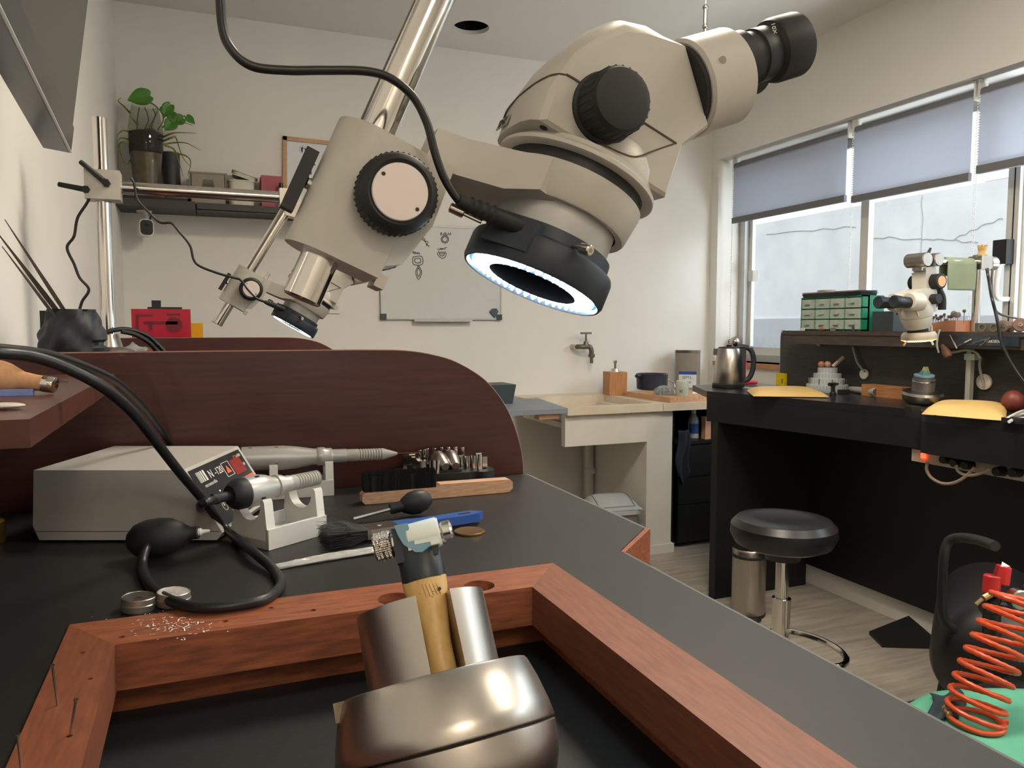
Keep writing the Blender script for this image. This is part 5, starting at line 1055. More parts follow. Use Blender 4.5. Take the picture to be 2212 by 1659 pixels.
# swing bin under the sink
p = onz(1325, 1190, 0); t = thing('swing_bin', 'grey swing-lid waste bin standing under the stone sink', 'bin', (2.105, 3.72, 0)); T = Matrix.Translation((2.105, 3.72, .0004)) @ Matrix.Rotation(R(-6), 4, 'Z')
bz = .252
m = M(T); m.prism(rrect(.24, .19, .04, 5), 0, bz, None, bev=.006, s1=1.12); m.done('body', mat('mid_grey_plastic', (120, 118, 114), .5), t)
m = M(T)
def lidf(i, j): x = (i-.5)*2; y = (j-.5)*2; return (x*.146*(1-.06*max(0, y)), y*.116, bz+.004+.10*(1-abs(y)**2.2*.75)*(1-abs(x)**6*.7)*(.62+.38*y)+.012)
m.grid(lidf, 24, 20); m.prism(rrect(.292, .232, .05, 6), bz-.006, bz+.02, None, bev=.004); ld = m.done('lid', mat('silver_grey_plastic', (176, 180, 184), .35), t)
m = M(T); m.tube([V(*lidf(.5+.36*math.copysign(min(1, abs(1.5*math.cos(R(a)))), math.cos(R(a))), .42+.30*math.copysign(min(1, abs(1.5*math.sin(R(a)))), math.sin(R(a)))))+V(0, 0, .001) for a in range(0, 360, 9)], .0025, 6, 1, False, True); m.done('flap_edge', mat('mid_grey_plastic', (120, 118, 114), .5), ld)
# ================================================================ BLACK BENCH UNDER THE WINDOW
BT = .98
blk_top = mat('black_gloss_top', (34, 35, 38), .28, var=.2, scale=10)
blk_pan = mat('black_matt_panel', (20, 21, 23), .5, var=.25, scale=14)
dwood = mat('dark_stained_wood', (62, 62, 60), .4, scale=14, stretch=(8, 1, 9), rgb2=(44, 46, 48))
t = thing('window_bench', 'long black jeweller bench under the window with a raised back ledge', 'workbench', (2.5, 2.0, 0))
fe = [(2.183, 2.965), (2.232, 2.78), (2.278, 2.595), (2.325, 2.35), (2.39, 2.06), (2.392, 2.0), (2.37, 1.955), (2.33, 1.93), (2.322, 1.90), (2.345, 1.593), (2.36, .9)]
m = M(); m.prism(fe+[(2.748, .9), (2.748, 3.3), (2.34, 3.3)], BT-.03, BT, None, bev=.003, ang=50); m.done('top', blk_top, t)
m = M(); inn = [(x+.03, y) for x, y in fe]
for z_, za in ((BT-.1405, BT-.0305),):
    lo = [m._v([(x, y, z_), (x, y, za)]) for x, y in fe]; li = [m._v([(x, y, z_), (x, y, za)]) for x, y in inn]
    for i in range(len(fe)-1): m.b.faces.new((lo[i][0], lo[i+1][0], lo[i+1][1], lo[i][1])); m.b.faces.new((li[i][0], li[i+1][0], li[i+1][1], li[i][1])); m.b.faces.new((lo[i][0], lo[i+1][0], li[i+1][0], li[i][0])); m.b.faces.new((lo[i][1], lo[i+1][1], li[i+1][1], li[i][1]))
m.done('apron', blk_pan, t)
m = M(); m.b2((2.20, 2.90, 0), (2.748, 2.945, BT-.031), None, .003); m.done('end_panel', blk_pan, t)
m = M(); m.b2((2.745, .9, .108), (2.765, 3.16, BT-.031)); m.done('lower_back', blk_pan, t)
m = M(); m.b2((2.38, .9, 0), (2.745, .945, BT-.031), None, .003); m.done('end_panel', blk_pan, t)
LZB = 1.262
ar = [(-3.125, BT), (-.9, BT), (-.9, LZB)]+[(-3.125+.03*(1-math.sin(R(a))), LZB-.03*(1-math.cos(R(a)))) for a in (0, 30, 60, 90)]
YZx = Matrix(((0, 0, 1, 0), (-1, 0, 0, 0), (0, 1, 0, 0), (0, 0, 0, 1)))
m = M(); m.prism(ar, 2.75, 2.77, YZx); m.done('back_panel', dwood, t)
m = M(); m.tube([(2.76, 3.126, BT+.001), (2.76, 3.126, LZB-.03), (2.76, 3.117, LZB-.008), (2.76, 3.095, LZB+.0005)], .0085, 8, 4); m.done('edge_strip', mat('grey_white_edging', (182, 184, 188), .4), t)
m = M(); m.b2((2.625, .9, LZB-.018), (2.77, 2.97, LZB), None, .002); m.b2((2.63, .9, LZB-.062), (2.645, 2.97, LZB-.018)); m.done('ledge', mat('dark_walnut_board', (78, 66, 60), .45, scale=14, stretch=(8, 1, 9), rgb2=(58, 52, 50)), t)
# discs, knob, cables on the back panel
for (u, v, r, nm) in ((1863, 808, .0225, 'small round white disc with a cable on the bench back panel, left of the vise'), (2122, 825, .030, 'round white disc with a cable on the bench back panel, right of the post lamp')):
    p = onx(u, v, 2.735); t = thing('cable_disc', nm, 'disc', p, (0, 0, 0), 'white cable discs'); T = zframe((2.749, p.y, p.z), (-1, 0, 0)); m = M(T); m.lathe([(0, 0.0005), (r, .0005), (r, .008), (r-.003, .010), (0, .010)], None, 32); m.done('disc', mat('white_disc', (220, 216, 208), .5, var=.06), t)
    m = M(); P = ((1842, 750), (1846, 765), (1852, 783), (1862, 797), (1868, 803)) if u < 2000 else ((2118, 770), (2116, 790), (2120, 812), (2125, 828), (2124, 836)); m.tube([onx(a, b, 2.735) for a, b in P], .0045 if u < 2000 else .005, 8, 6); m.done('cable', mat('pale_green_cable', (170, 176, 164), .5), t)
p = onx(1769, 744, 2.74); m = M(); m.ball((2.739, p.y, p.z), .010, (1, 1, .8), n=16, h=8); m.done('white_push_pin', white, label='tiny white round pin on the bench back panel under the drawer organizer', cat='pin')
# drawer organizer
t = thing('drawer_organizer', 'green drawer organizer with twelve clear drawers on the bench ledge', 'organizer', (2.69, 2.69, LZB)); gz = LZB+.0004; y0, y1 = 2.505, 2.872; gh = .155; gx0 = 2.645
gm = mat('teal_green_plastic', (22, 124, 92), .4, var=.06)
m = M(); m.b2((gx0+.03, y0, gz), (2.768, y1, gz+gh), None, .003)
for k in range(5): y = y0+.004+(y1-y0-.008)*k/4; m.b2((gx0, y-.004, gz), (gx0+.04, y+.004, gz+gh))
for k in range(4): z = gz+.003+(gh-.006)*k/3; m.b2((gx0, y0, z-.003), (gx0+.04, y1, z+.003))
m.done('cabinet', gm, t)
dm = mat('cloudy_drawer', (190, 206, 196), .2, trans=.3, var=.15, scale=40)
for i in range(4):
    for j in range(3):
        ya = y0+.010+(y1-y0-.014)*i/4; zb_ = gz+.008+(gh-.012)*j/3; m = M(); w = (y1-y0)/4-.014; h = gh/3-.01
        m.b2((gx0-.008, ya, zb_), (gx0+.028, ya+w, zb_+h), None, .003); d = m.done('drawer', dm, t)
        m = M(); m.b2((gx0-.016, ya+w*.3, zb_+h*.45), (gx0-.008, ya+w*.7, zb_+h*.6), None, .002); m.done('pull', dm, d)
for k, (d, zz, hh_, mt, nm, lb) in enumerate((((.02, .02), 0, .016, mattb, 'black_tray', 'black tray lying on top of the green drawer organizer'), ((.0, .03), .0165, .006, mat('steel_tray', (180, 182, 186), .3, .6), 'steel_tray', 'thin steel tray lying on the black tray above the drawer organizer'))):
    z = gz+gh+zz+.0004; m = M(); m.prism(rrect(.12, y1-y0-.03, .02, 4, 2.70, (y0+y1)/2+.01), z, z+hh_, None, bev=.002, s1=1.04); m.done(nm, mt, label=lb, cat='tray')
z = gz+gh+.0234; m = M(); m.cyl((2.70, 2.77, z), (2.70, 2.77, z+.010), .042, n=28, bev=.002); m.done('round_tin', steel, label='small flat round tin on the steel tray above the drawer organizer', cat='tin')
a = onx(1887, 712, 2.68); b = onx(1934, 672, 2.68); m = M(); m.b2((2.67, b.y, LZB+.0004), (2.765, a.y, b.z), None, .003); m.done('dark_box', mat('dark_slate_box', (54, 62, 66), .5), label='dark slate box on the ledge behind the white microscope', cat='box')
# small clutter before the organizer
for k, (u, c, sh) in enumerate(((1734, (206, 208, 210), 0), (1774, (150, 92, 66), 1), (1800, (120, 110, 104), 0), (1843, (52, 56, 60), 2))):
    p = onx(u, 712, 2.634); lbs = ('clear square block', 'small reddish stone lump', 'small grey-brown box', 'small dark bottle stopper'); m = M()
    if sh == 0: m.b2((2.627, p.y-.012, LZB+.0003), (2.637, p.y+.012, LZB+.014), None, .002)
    elif sh == 1: m.ball((2.634, p.y, LZB+.008), .012, (.6, 1.2, .65), n=14, h=8)
    else: m.lathe([(0, 0), (.006, 0), (.006, .014), (.004, .02), (.005, .03), (0, .032)], Matrix.Translation((2.634, p.y, LZB+.0003)), 14)
    m.done(('clear_block', 'stone_lump', 'little_box', 'bottle_stopper')[k], mat('clutter_%d' % k, c, .5, var=.2, scale=80), label=lbs[k]+' on the ledge rim before the drawer organizer', cat=('block', 'stone', 'box', 'stopper')[k])
# third microscope
scw = mat('white_scope_enamel', (200, 197, 188), .35, var=.04)
crs = mat('cream_ring_shell', (182, 172, 154), .45)
yr = 2.05; O3 = ony(1985, 737, yr); t3 = R(12)
s3 = thing('stereo_microscope', 'white stereo microscope with black eyepieces over the window bench, facing left', 'microscope', O3, (0, 0, 0), 'stereo microscopes on boom stands')
F3 = Matrix.Translation(O3) @ Matrix.Rotation(math.pi, 4, 'Z') @ Matrix.Rotation(t3, 4, 'Y') @ Matrix.Diagonal((MM, MM, MM, 1)); N3 = lambda: M(F3)
XZ3 = XPb
RT3 = Matrix.Rotation(R(-7), 4, 'Y')
m = M(F3 @ RT3); m.lathe([(34, 2), (34, 20), (40, 34), (52, 34), (58, 26), (60, 18), (60, 8), (55, 5), (36, 5)], None, 56); rl = m.done('ring_light', crs, s3)
m = M(F3 @ RT3); m.lathe([(37, 4), (57, 4), (60, 7.5)], None, 56); m.done('amber_diffuser', mat('amber_diffuser', (255, 190, 90), .4, emit=.9), rl)
m = M(F3 @ RT3)
for i in range(48): a = 2*math.pi*i/48; m.ball((47*math.cos(a), 47*math.sin(a), 3), 2.6, n=8, h=5)
m.done('led_ring', mat('cool_led', (190, 230, 255), .4, emit=6), rl)
for p, q in (((-30, -40, 30), (-38, -66, 26)), ((56, 8, 22), (92, 10, 2))): m = N3(); m.cyl(p, q, 1.8, n=8); m.cyl(V(*p)+(V(*q)-V(*p))*.6, q, 4, n=12); m.done('thumb_screw', mat('brass_screw', (170, 140, 90), .4, .7), rl)
m = N3(); m.lathe([(0, 30), (36, 30), (36, 50), (0, 50)], None, 40); m.done('black_collar', mattb, s3)
m = N3(); m.lathe([(0, 48), (41, 48), (44, 52), (53, 84), (53, 90), (0, 90)], None, 56); m.done('objective_cone', scw, s3)
m = N3(); m.lathe([(0, 91), (54, 91), (56, 96), (57, 122), (53, 140), (40, 160), (0, 165)], None, 56); m.prism([(-54, 100), (-52, 178), (-30, 190), (20, 192), (42, 172), (46, 130), (40, 100)], -44, 44, XZ3, bev=8, seg=3, ang=20); hd = m.done('head', scw, s3, ang=28)
m = N3(); m.box((34, -44, 112), (20, 4, 8), Matrix.Identity(4), 1); m.done('name_badge', mat('dark_badge', (70, 68, 70), .4), hd)
d3 = V(math.cos(R(14)), 0, math.sin(R(14))); pz3 = V(-d3.z, 0, d3.x)
for sg in (-1, 1):
    b = V(28, sg*34, 150); m = N3(); m.cyl(b-d3*15, b+d3*42, 34, 33, 44, hint=(0, 1, 0), bev=3); m.done('tube_housing', scw, s3)
    e = b+d3*41-pz3*3; m = N3(); m.lathe([(0, 0), (20, 0), (20, 22), (18.5, 24), (18.5, 34), (21, 36), (23, 56), (23, 70), (21, 73), (14, 73), (0, 68)], zframe(e, d3, (0, 1, 0)), 36); m.done('eyepiece', mat('blue_black_plastic', (38, 42, 52), .45), s3)
for sg in (-1, 1): m = N3(); m.cyl((-38, sg*40, 148), (-38, sg*72, 148), 19, 17.5, 32, bev=2); m.done('zoom_knob', mattb, s3)
m = N3(); m.prism([(-56, 150), (-84, 150), (-100, 205), (-92, 262), (-44, 262), (-44, 172)], -26, 26, XZ3, bev=5, seg=2, ang=25); m.prism([(-30, 188), (-52, 165), (-60, 235), (-38, 248)], -30, 30, XZ3, bev=4); m.done('focus_arm', scw, s3)
m = N3(); m.text('1.3.5', 11, Matrix.Translation((-52, -30.5, 205)) @ Matrix.Rotation(R(90), 4, 'X') @ Matrix.Rotation(R(180), 4, 'Y'), .2) if False else m.box((-46, -30.2, 212), (16, .6, 5)); m.done('scale_mark', groove, s3)
for sg in (-1, 1):
    m = N3(); m.cyl((-72, sg*24, 206), (-72, sg*62, 206), 28, n=44, bev=3); k = m.done('focus_knob', mattb, s3)
    m = N3(); m.cyl((-72, sg*61, 206), (-72, sg*63.5, 206), 19, n=36); m.done('disc', mat('amber_disc', (226, 176, 126), .4), k)
m = N3(); m.cyl((-66, 0, 258), (-66, 0, 272), 22, n=24); m.done('swivel_collar', mattb, s3)
m = N3(); m.tube([(-96, 20, 180), (-112, 22, 140), (-104, 24, 96)], 14, 14, 5); m.prism([(-92, 196), (-150, 176), (-160, 150), (-140, 128), (-100, 90), (-92, 100), (-104, 140), (-92, 170)], 4, 36, XZ3, bev=6); m.done('black_lever', mattb, s3)
m = N3(); m.tube([(-48, -10, 40), (-78, -14, 46), (-92, -18, 30), (-84, -20, -6), (-88, -16, -34)], 4, 10, 8); m.done('lamp_cable', white, rl)
j = F3 @ V(-66, 0, 285); zr = ony(2107, 568, yr).z; xp = ony(2107, 700, yr).x; xk = ony(2138, 568, yr).x
m = M(); m.cyl((j.x-.02, yr, zr), (xk, yr, zr), .0135, n=28); m.done('boom_rod', chrome, s3)
m = M(); m.cyl(F3 @ V(-66, 0, 268), (j.x, yr, zr), .016, n=20); m.cyl((j.x-.03, yr-.045, zr), (j.x-.03, yr+.04, zr), .026, n=24, bev=.003); m.cyl((j.x+.028, yr-.045, zr+.002), (j.x+.028, yr+.02, zr+.002), .024, n=24, bev=.003); m.box((j.x, yr, zr-.018), (.06, .04, .04), None, .006); m.done('rod_joint', steel, s3)
for p, q in (((2000, 565), (2010, 536)), ((1996, 562), (2008, 540))): m = M(); m.cyl(ony(*p, yr-.035), ony(*q, yr-.035), .0045, n=10); m.done('clamp_handle', mattb, s3)
m = M(); m.cyl((xp, yr, LZB+.0006), (xp, yr, zr+.022), .0155, n=28); m.done('post', chrome, s3)
m = M(); m.box((xp+.012, yr, zr), (.06, .055, .05), None, .004); m.cyl((xk-.012, yr, zr), (xk+.02, yr-.004, zr), .026, n=24, bev=.002); m.cyl((xp, yr, zr+.02), (xp, yr, zr+.03), .02, n=20); m.done('clamp_block', steel, s3)
m = M(); m.tube([ony(2132, 580, 2.0), ony(2136, 605, 1.98), onx(2142, 640, 2.61), onx(2150, 672, 2.605), onx(2156, 700, 2.60), onx(2162, 735, 2.60), onx(2175, 765, 2.60), onx(2195, 800, 2.60), onx(2225, 840, 2.60)], .0055, 10, 8); m.done('cord', cordm, s3)
m = M(); m.tube([ony(u, v, 2.0) for u, v in ((2144, 580), (2142, 610), (2144, 645), (2152, 672), (2175, 683), (2212, 690), (2240, 694))], .0045, 10, 8); m.done('cord', mat('brown_cord', (110, 96, 84), .5), s3)
# cloth over the rod
x0, x1 = ony(2036, 568, yr).x, ony(2118, 568, yr).x
zb_ = ony(2075, 626, yr).z-zr; xcl = ony(2040, 568, yr).x
def cl(i, j):
    x = xcl+(.985*(xp-.032)-xcl*.985)*i; x = xcl+(xp-.03-xcl)*i; s = j*2-1; wv = .004*math.sin(8*i+2)
    L = abs(s); side = -1 if s < 0 else 1; drop = L*(abs(zb_)+.015) if side < 0 else L*abs(zb_)*.62
    return (x+.006*math.sin(3*L)*(i-.5), yr+side*(.0155*min(1, L*8)+wv*L), zr+.0165*(1-min(1, L*8)**2)-max(0, drop-.012))
m = M(); m.grid(cl, 20, 32); m.done('draped_cloth', mat('sage_cloth', (142, 152, 126), .9, var=.12, scale=14, bump=.2, bscale=200), label='sage green cloth draped over the boom rod by the window', cat='cloth', thick=.002)
# little twisted tower on the clamp
tw = (xp+.02, yr); z0_ = zr+.0255; th_ = ony(2117, 530, yr).z-z0_
t = thing('twisted_tower', 'small golden twisted rook-like tower standing on the boom clamp', 'ornament', (tw[0], tw[1], z0_))
gm2 = mat('amber_resin', (214, 176, 110), .35, trans=.15)
m = M(Matrix.Translation((tw[0], tw[1], z0_))); m.lathe([(0, 0), (.02, 0), (.02, .006), (.015, .012), (.013, .018), (0, .018)], None, 24)
for k in range(3): m.tube([(.0085*math.cos(a*.28+k*2.094), .0085*math.sin(a*.28+k*2.094), .016+(th_-.036)*a/16) for a in range(17)], .0055, 8, 2)
m.lathe([(0, th_-.022), (.012, th_-.022), (.016, th_-.014), (.016, th_-.005), (.011, th_-.005), (0, th_-.008)], None, 24); m.done('shaft', gm2, t)
for k in range(5): m = M(Matrix.Translation((tw[0], tw[1], z0_))); a = k*1.2566; m.box((.0135*math.cos(a), .0135*math.sin(a), th_-.002), (.006, .006, .008), Matrix.Identity(4), .0008); m.done('merlon', gm2, t)
# bur stand
p = onx(2012, 714, 2.66); q_ = onx(2080, 714, 2.69); t = thing('bur_stand', 'orange wooden block full of grinding burs on the bench ledge', 'tool stand', (2.69, (p.y+q_.y)/2, LZB))
zt_ = onx(2080, 692, 2.70).z; m = M(); y0, y1 = q_.y, p.y
m.prism([(-y1, LZB+.0004), (-y0, LZB+.0004), (-y0, zt_), (-(y0+(y1-y0)*.35), zt_), (-y1, zt_-.012)], 2.65, 2.74, YZx, bev=.002); m.done('block', mat('orange_wood', (204, 140, 108), .5, scale=14), t)
rb = random.Random(4)
for (u, vt, rd, c) in ((2016, 686, .006, 0), (2022, 682, .004, 0), (2027, 688, .008, 0), (2033, 684, .007, 0), (2040, 680, .005, 0), (2044, 692, .008, 1), (2048, 684, .003, 1), (2054, 684, .009, 0), (2060, 678, .012, 2), (2065, 680, .011, 2), (2069, 680, .011, 2), (2083, 672, .006, 0)):
    x = 2.66+.07*rb.random(); b = onx(min(u, 2079), 696, x); tp = onx(u, vt, x)
    m = M(); m.cyl((x, tp.y, zt_-.012), (x, tp.y, tp.z-.003), .0013, n=6); m.lathe([(0, -.007), (rd*.6, -.006), (rd, -.002), (rd, .004), (rd*.6, .006), (0, .006)], Matrix.Translation((x, tp.y, tp.z)) @ (Matrix.Rotation(R(90), 4, 'Y') if c == 2 else Matrix.Identity(4)), 14); m.done('bur', mat(('dull_bur_steel', 'copper_bur', 'grey_felt_wheel')[c], ((120, 116, 112), (150, 96, 72), (150, 142, 136))[c], .45, .5 if c < 2 else 0), t)
# right end of the ledge
a = onx(2098, 715, 2.69); b = onx(2158, 698, 2.69); t = thing('parts_box', 'low green and grey parts box with round marks on the right ledge', 'box', (2.69, (a.y+b.y)/2, LZB)); a.y -= .04; m = M(); m.b2((2.655, b.y-.02, LZB+.0004), (2.745, a.y, b.z), None, .003); m.done('case', mat('mossy_grey_plastic', (92, 104, 92), .55, var=.3, scale=30), t)
for k, y in enumerate((a.y-.03, a.y-.075, a.y-.11)): m = M(); m.lathe([(.009, 0), (.016, 0), (.016, .003), (.009, .003)], zframe((2.6549, y, (LZB+b.z)/2), (-1, 0, 0)), 24); m.done('ring_mark', mat('brownish_ring', (120, 104, 90), .5), t)
for k, (u, r) in enumerate(((2166, .021), (2180, .019), (2203, .024))):
    p = onx(u, 715, 2.68+.02*(k == 1)); t = thing('polishing_wheel', 'brown polishing wheel on a spindle, '+('leftmost', 'middle', 'rightmost and largest')[k]+' of the three on the right ledge', 'wheel', (p.x, p.y, LZB), (0, 0, 0), 'polishing wheels on the right ledge'); T = zframe((p.x, p.y, LZB+r+.0005), (-.75, -.6, .15)); m = M(T); m.lathe([(0, -.008), (r*.9, -.007), (r, -.003), (r, .003), (r*.9, .007), (0, .008)], None, 28); m.done('wheel', mat('brown_felt', (132, 104, 92), .7, var=.2), t); m = M(T); m.cyl((0, 0, .008), (0, 0, .014), .007, n=14); m.cyl((0, 0, .012), (0, 0, .035), .002, n=8); m.done('spindle', steel, t)
# magnet bar with tools
zb_ = onx(2120, 736, 2.63).z; ya, yb_ = onx(2072, 736, 2.63).y, onx(2206, 736, 2.63).y
t = thing('magnet_bar', 'dark magnetic tool bar with white lettering on the ledge front', 'tool holder', (2.625, (ya+yb_)/2, zb_)); m = M(); m.b2((2.617, yb_, zb_-.017), (2.6295, ya, zb_+.017), None, .003); m.done('bar', mat('blue_black_bar', (42, 52, 62), .35), t)
p = onx(2143, 742, 2.616); m = M(); m.text('PARKSIDE', .014, Matrix(((0, 0, -1, 2.6165), (-1, 0, 0, p.y), (0, 1, 0, zb_-.006), (0, 0, 0, 1))), .0003); m.done('lettering', white, t)
for k, (A, Bq, r, nm) in enumerate((((2052, 724), (2067, 753), .0022, 'thin steel rod hanging steeply left of the magnetic tool bar'), ((2068, 748), (2098, 733), .002, 'steel tweezers with a pale grip across the left of the magnetic bar'), ((2102, 742), (2131, 732), .0018, 'thin bright steel pick across the middle of the magnetic bar'), ((2117, 747), (2139, 729), .002, 'brown steel pick leaning at the middle of the magnetic bar'))):
    a, b = onx(*A, 2.6125), onx(*Bq, 2.6125); t = thing('hand_tool', nm, 'tool', a, (0, 0, 0), 'tools on the magnetic bar'); m = M(); m.cyl(a, b, r*.7, r, 8); m.done('shaft', steel, t); c = a+(b-a)*.55; m = M(); m.cyl(c, b, r*1.5, n=8); m.done('grip', greyp if k == 1 else steel, t)
p = onx(2033, 735, 2.62); q_ = onx(2047, 772, 2.62); t = thing('hanging_tool', 'brown wooden tool handle hanging on a white hook from the ledge', 'tool', q_)
m = M(); F = zframe(onx(2050, 772, 2.605), onx(2032, 740, 2.605)-onx(2050, 772, 2.605)); m.lathe([(0, 0), (.012, .002), (.0165, .012), (.0155, .024), (.009, .044), (.007, .056), (0, .057)], F, 24); m.done('handle', mat('brown_wood_handle', (118, 78, 62), .45), t); m = M(); m.tube([onx(u, v, 2.612) for u, v in ((2028, 762), (2024, 745), (2026, 725), (2030, 712))], .0035, 8, 6); m.done('hook', white, t)
# post lamp
p = onz(2100, 872, BT); p = onx(2100, 868, 2.72); t = thing('post_lamp', 'slim aluminium post with a pale head and cable on the window bench', 'lamp', (2.71, p.y, BT)); T = Matrix.Translation((2.70, p.y, BT+.0004)); zt_ = onx(2098, 752, 2.70).z-BT
m = M(T); m.lathe([(0, 0), (.034, 0), (.034, .006), (.026, .012), (.014, .02), (0, .02)], None, 6); m.done('base', chrome, t); m = M(T); m.b2((-.010, -.010, .015), (.010, .010, zt_-.02), None, .002); m.tube([(-.010, .004, .02), (-.010, .004, zt_-.03)], .002, 6, 1, False); m.done('post', alum, t)
m = M(T); m.b2((-.016, -.028, zt_-.045), (.014, .014, zt_-.022), None, .004); m.b2((-.009, -.009, zt_-.025), (.009, .009, zt_), None, .002); m.done('head', mat('pale_mint_plastic', (176, 194, 180), .5), t); m = M(); m.tube([onx(u, v, 2.68) for u, v in ((2044, 763), (2065, 760), (2085, 756), (2100, 757), (2112, 764), (2118, 775))], .005, 8, 6); m.done('cable', MATS['pale_green_cable'], t)
# stepped collet stand
p = onz(1795, 846, BT); p.x -= .025; T = Matrix.Translation((p.x, p.y, BT+.0004)); t = thing('collet_stand', 'stepped round grey-white tool stand full of holes on the window bench', 'tool stand', (p.x, p.y, BT)); cs = mat('grey_white_stand', (176, 184, 190), .5, var=.08, scale=60)
m = M(T); m.lathe([(0, 0), (.088, 0), (.09, .003), (.09, .035), (.075, .037), (.075, .062), (.06, .064), (.06, .085), (.042, .087), (.042, .112), (0, .112)], None, 56); m.done('tiers', cs, t)
m = M(T)
for r, z, k in ((.0905, .022, 40), (.0755, .05, 34), (.0605, .075, 28), (.0425, .1, 20)):
    for i in range(k): a = 2*math.pi*i/k; m.cyl((r*math.cos(a)*.99, r*math.sin(a)*.99, z-.007), (r*math.cos(a)*.99, r*math.sin(a)*.99, z+.010), .0012, n=5)
m.done('slots', mat('slot_grey', (146, 152, 158), .7), t)
for k in range(9): a = k*.7; m = M(T); m.cyl((.082*math.cos(a), .082*math.sin(a), .035), (.082*math.cos(a), .082*math.sin(a), .062), .0025, n=8); m.done('collet', steel, t)
for k, (dx, dy, c) in enumerate(((-.02, .018, (176, 112, 84)), (.012, .012, (190, 150, 122)))): m = M(T); m.ball((dx, dy, .1265), .015, n=16, h=10); m.done('wooden_ball', mat('ball_wood_%d' % k, c, .5), label=('darker left' if k == 0 else 'paler right')+' wooden ball on top of the stepped tool stand', cat='ball')
m = M(T); m.cyl((.012, -.02, .118), (.05, -.045, .162), .0085, .0085, 4, hint=(0, 0, 1)); m.done('wooden_stick', mat('pale_stick', (206, 186, 166), .5), label='short square pale stick leaning on top of the stepped tool stand', cat='stick')
# black ring clamp on the bench
p = onz(1788, 852, BT); t = thing('bench_clamp', 'small black hand clamp with a steel tip before the stepped stand', 'hand clamp', (p.x-.02, p.y, BT)); T = Matrix.Translation((p.x-.03, p.y-.06, BT+.0004)); m = M(T); m.lathe([(0, 0), (.014, 0), (.014, .012), (.009, .018), (.009, .04), (.012, .045), (.012, .055), (0, .055)], None, 18); m.cyl((-.024, 0, .05), (.006, 0, .05), .008, n=16); m.done('body', mattb, t); m = M(T); m.cyl((.006, 0, .05), (.024, -.004, .05), .0075, .005, 14); m.done('tip', chrome, t)
p = onz(1822, 850, BT); m = M(); m.b2((p.x-.025, p.y-.02, BT+.0004), (p.x+.015, p.y+.02, BT+.018), None, .004); m.done('rubber_block', mattb, label='small black block lying right of the black hand clamp', cat='block')
# paper roll and wooden block
a = onz(1842, 846, BT)-V(.03, 0, 0); b = onz(1897, 857, BT)-V(.01, 0, 0); ax = (b-a).normalized(); t = thing('paper_roll', 'grey-white paper roll with a dark end lying on the window bench', 'roll', a); m = M(); m.cyl(a+V(0, 0, .014), b+V(0, 0, .0195), .0125, .019, 24); m.done('tube', mat('grey_card_tube', (168, 168, 160), .6), t); m = M(); m.cyl(b+V(0, 0, .0195), b+ax*.002+V(0, 0, .0195), .017, n=24); m.done('end', mat('brown_tube_end', (84, 66, 54), .8), t)
a = onz(1890, 852, BT); b = onz(1956, 858, BT); y_, x_ = (a.y+b.y)/2, 2.70; p = onx(1912, 845, 2.70); t = thing('wooden_block', 'long orange-brown wooden block lying against the bench back panel', 'block', (2.70, p.y, BT)); m = M(); m.b2((2.68, onx(1956, 850, 2.7).y, BT+.0004), (2.74, onx(1868, 850, 2.7).y, onx(1912, 833, 2.7).z), None, .002); m.done('timber', mat('honey_wood', (176, 128, 84), .55, scale=14, stretch=(8, 1, 8), rgb2=(150, 100, 62)), t)
p = onz(1935, 860, BT); m = M(); m.lathe([(0, 0), (.017, 0), (.017, .002), (.002, .004), (.002, .045), (0, .046)], Matrix.Translation((p.x, p.y, BT+.0003)), 16); m.done('tiny_stand', mat('thin_brass_wire', (170, 150, 110), .4, .6), label='tiny thin metal stand on a round foot near the wooden block', cat='stand')
# second vise
p = onz(1993, 876, BT); t = thing('round_vise', 'silver round engraving vise with a bright blue-green piece on top, on the window bench', 'vise', (p.x, p.y, BT)); T = Matrix.Translation((p.x+.02, p.y+.02, BT+.0065)) @ Matrix.Rotation(R(6), 4, 'X') @ Matrix.Rotation(R(-4), 4, 'Y')
m = M(T); m.lathe([(0, 0), (.052, 0), (.068, .016), (.074, .036), (.070, .046), (.040, .05), (0, .05)], None, 48); m.done('ball_base', satin, t)
m = M(T); m.lathe([(0, .048), (.040, .048), (.040, .095), (.037, .097), (.037, .1), (.034, .101), (.034, .106), (0, .106)], None, 44); m.done('drum', mat('grey_anodized', (124, 126, 130), .4, .5), t); m = M(T); m.lathe([(.0405, .086), (.0415, .088), (.0405, .09)], None, 44); m.done('bright_ring', chrome, t)
m = M(T); m.lathe([(0, .106), (.036, .106), (.036, .112), (0, .113)], None, 40); m.done('plate', mat('pale_blue_plate', (150, 186, 206), .35), t); m = M(T)
m.prism([(-.026, -.012), (.0, -.02), (.026, -.010), (.022, .012), (-.012, .018)], .1125, .130, None, bev=.003, s1=.5); m.done('wax_base', mat('teal_wax', (96, 148, 164), .4), t); m = M(T); m.prism([(-.012, -.012), (.012, -.012), (.02, .0), (.006, .012), (-.010, .006)], .124, .142, None, bev=.003, s1=.6); m.done('workpiece', mat('bright_gold_piece', (222, 224, 160), .25, .5), t)
p = onz(1990, 892, BT); m = M(); m.b2((p.x-.03, p.y+.015, BT+.0004), (p.x+.015, p.y+.045, BT+.022), None, .004); m.done('black_bracket', mattb, label='small black bracket at the foot of the silver round vise', cat='bracket')
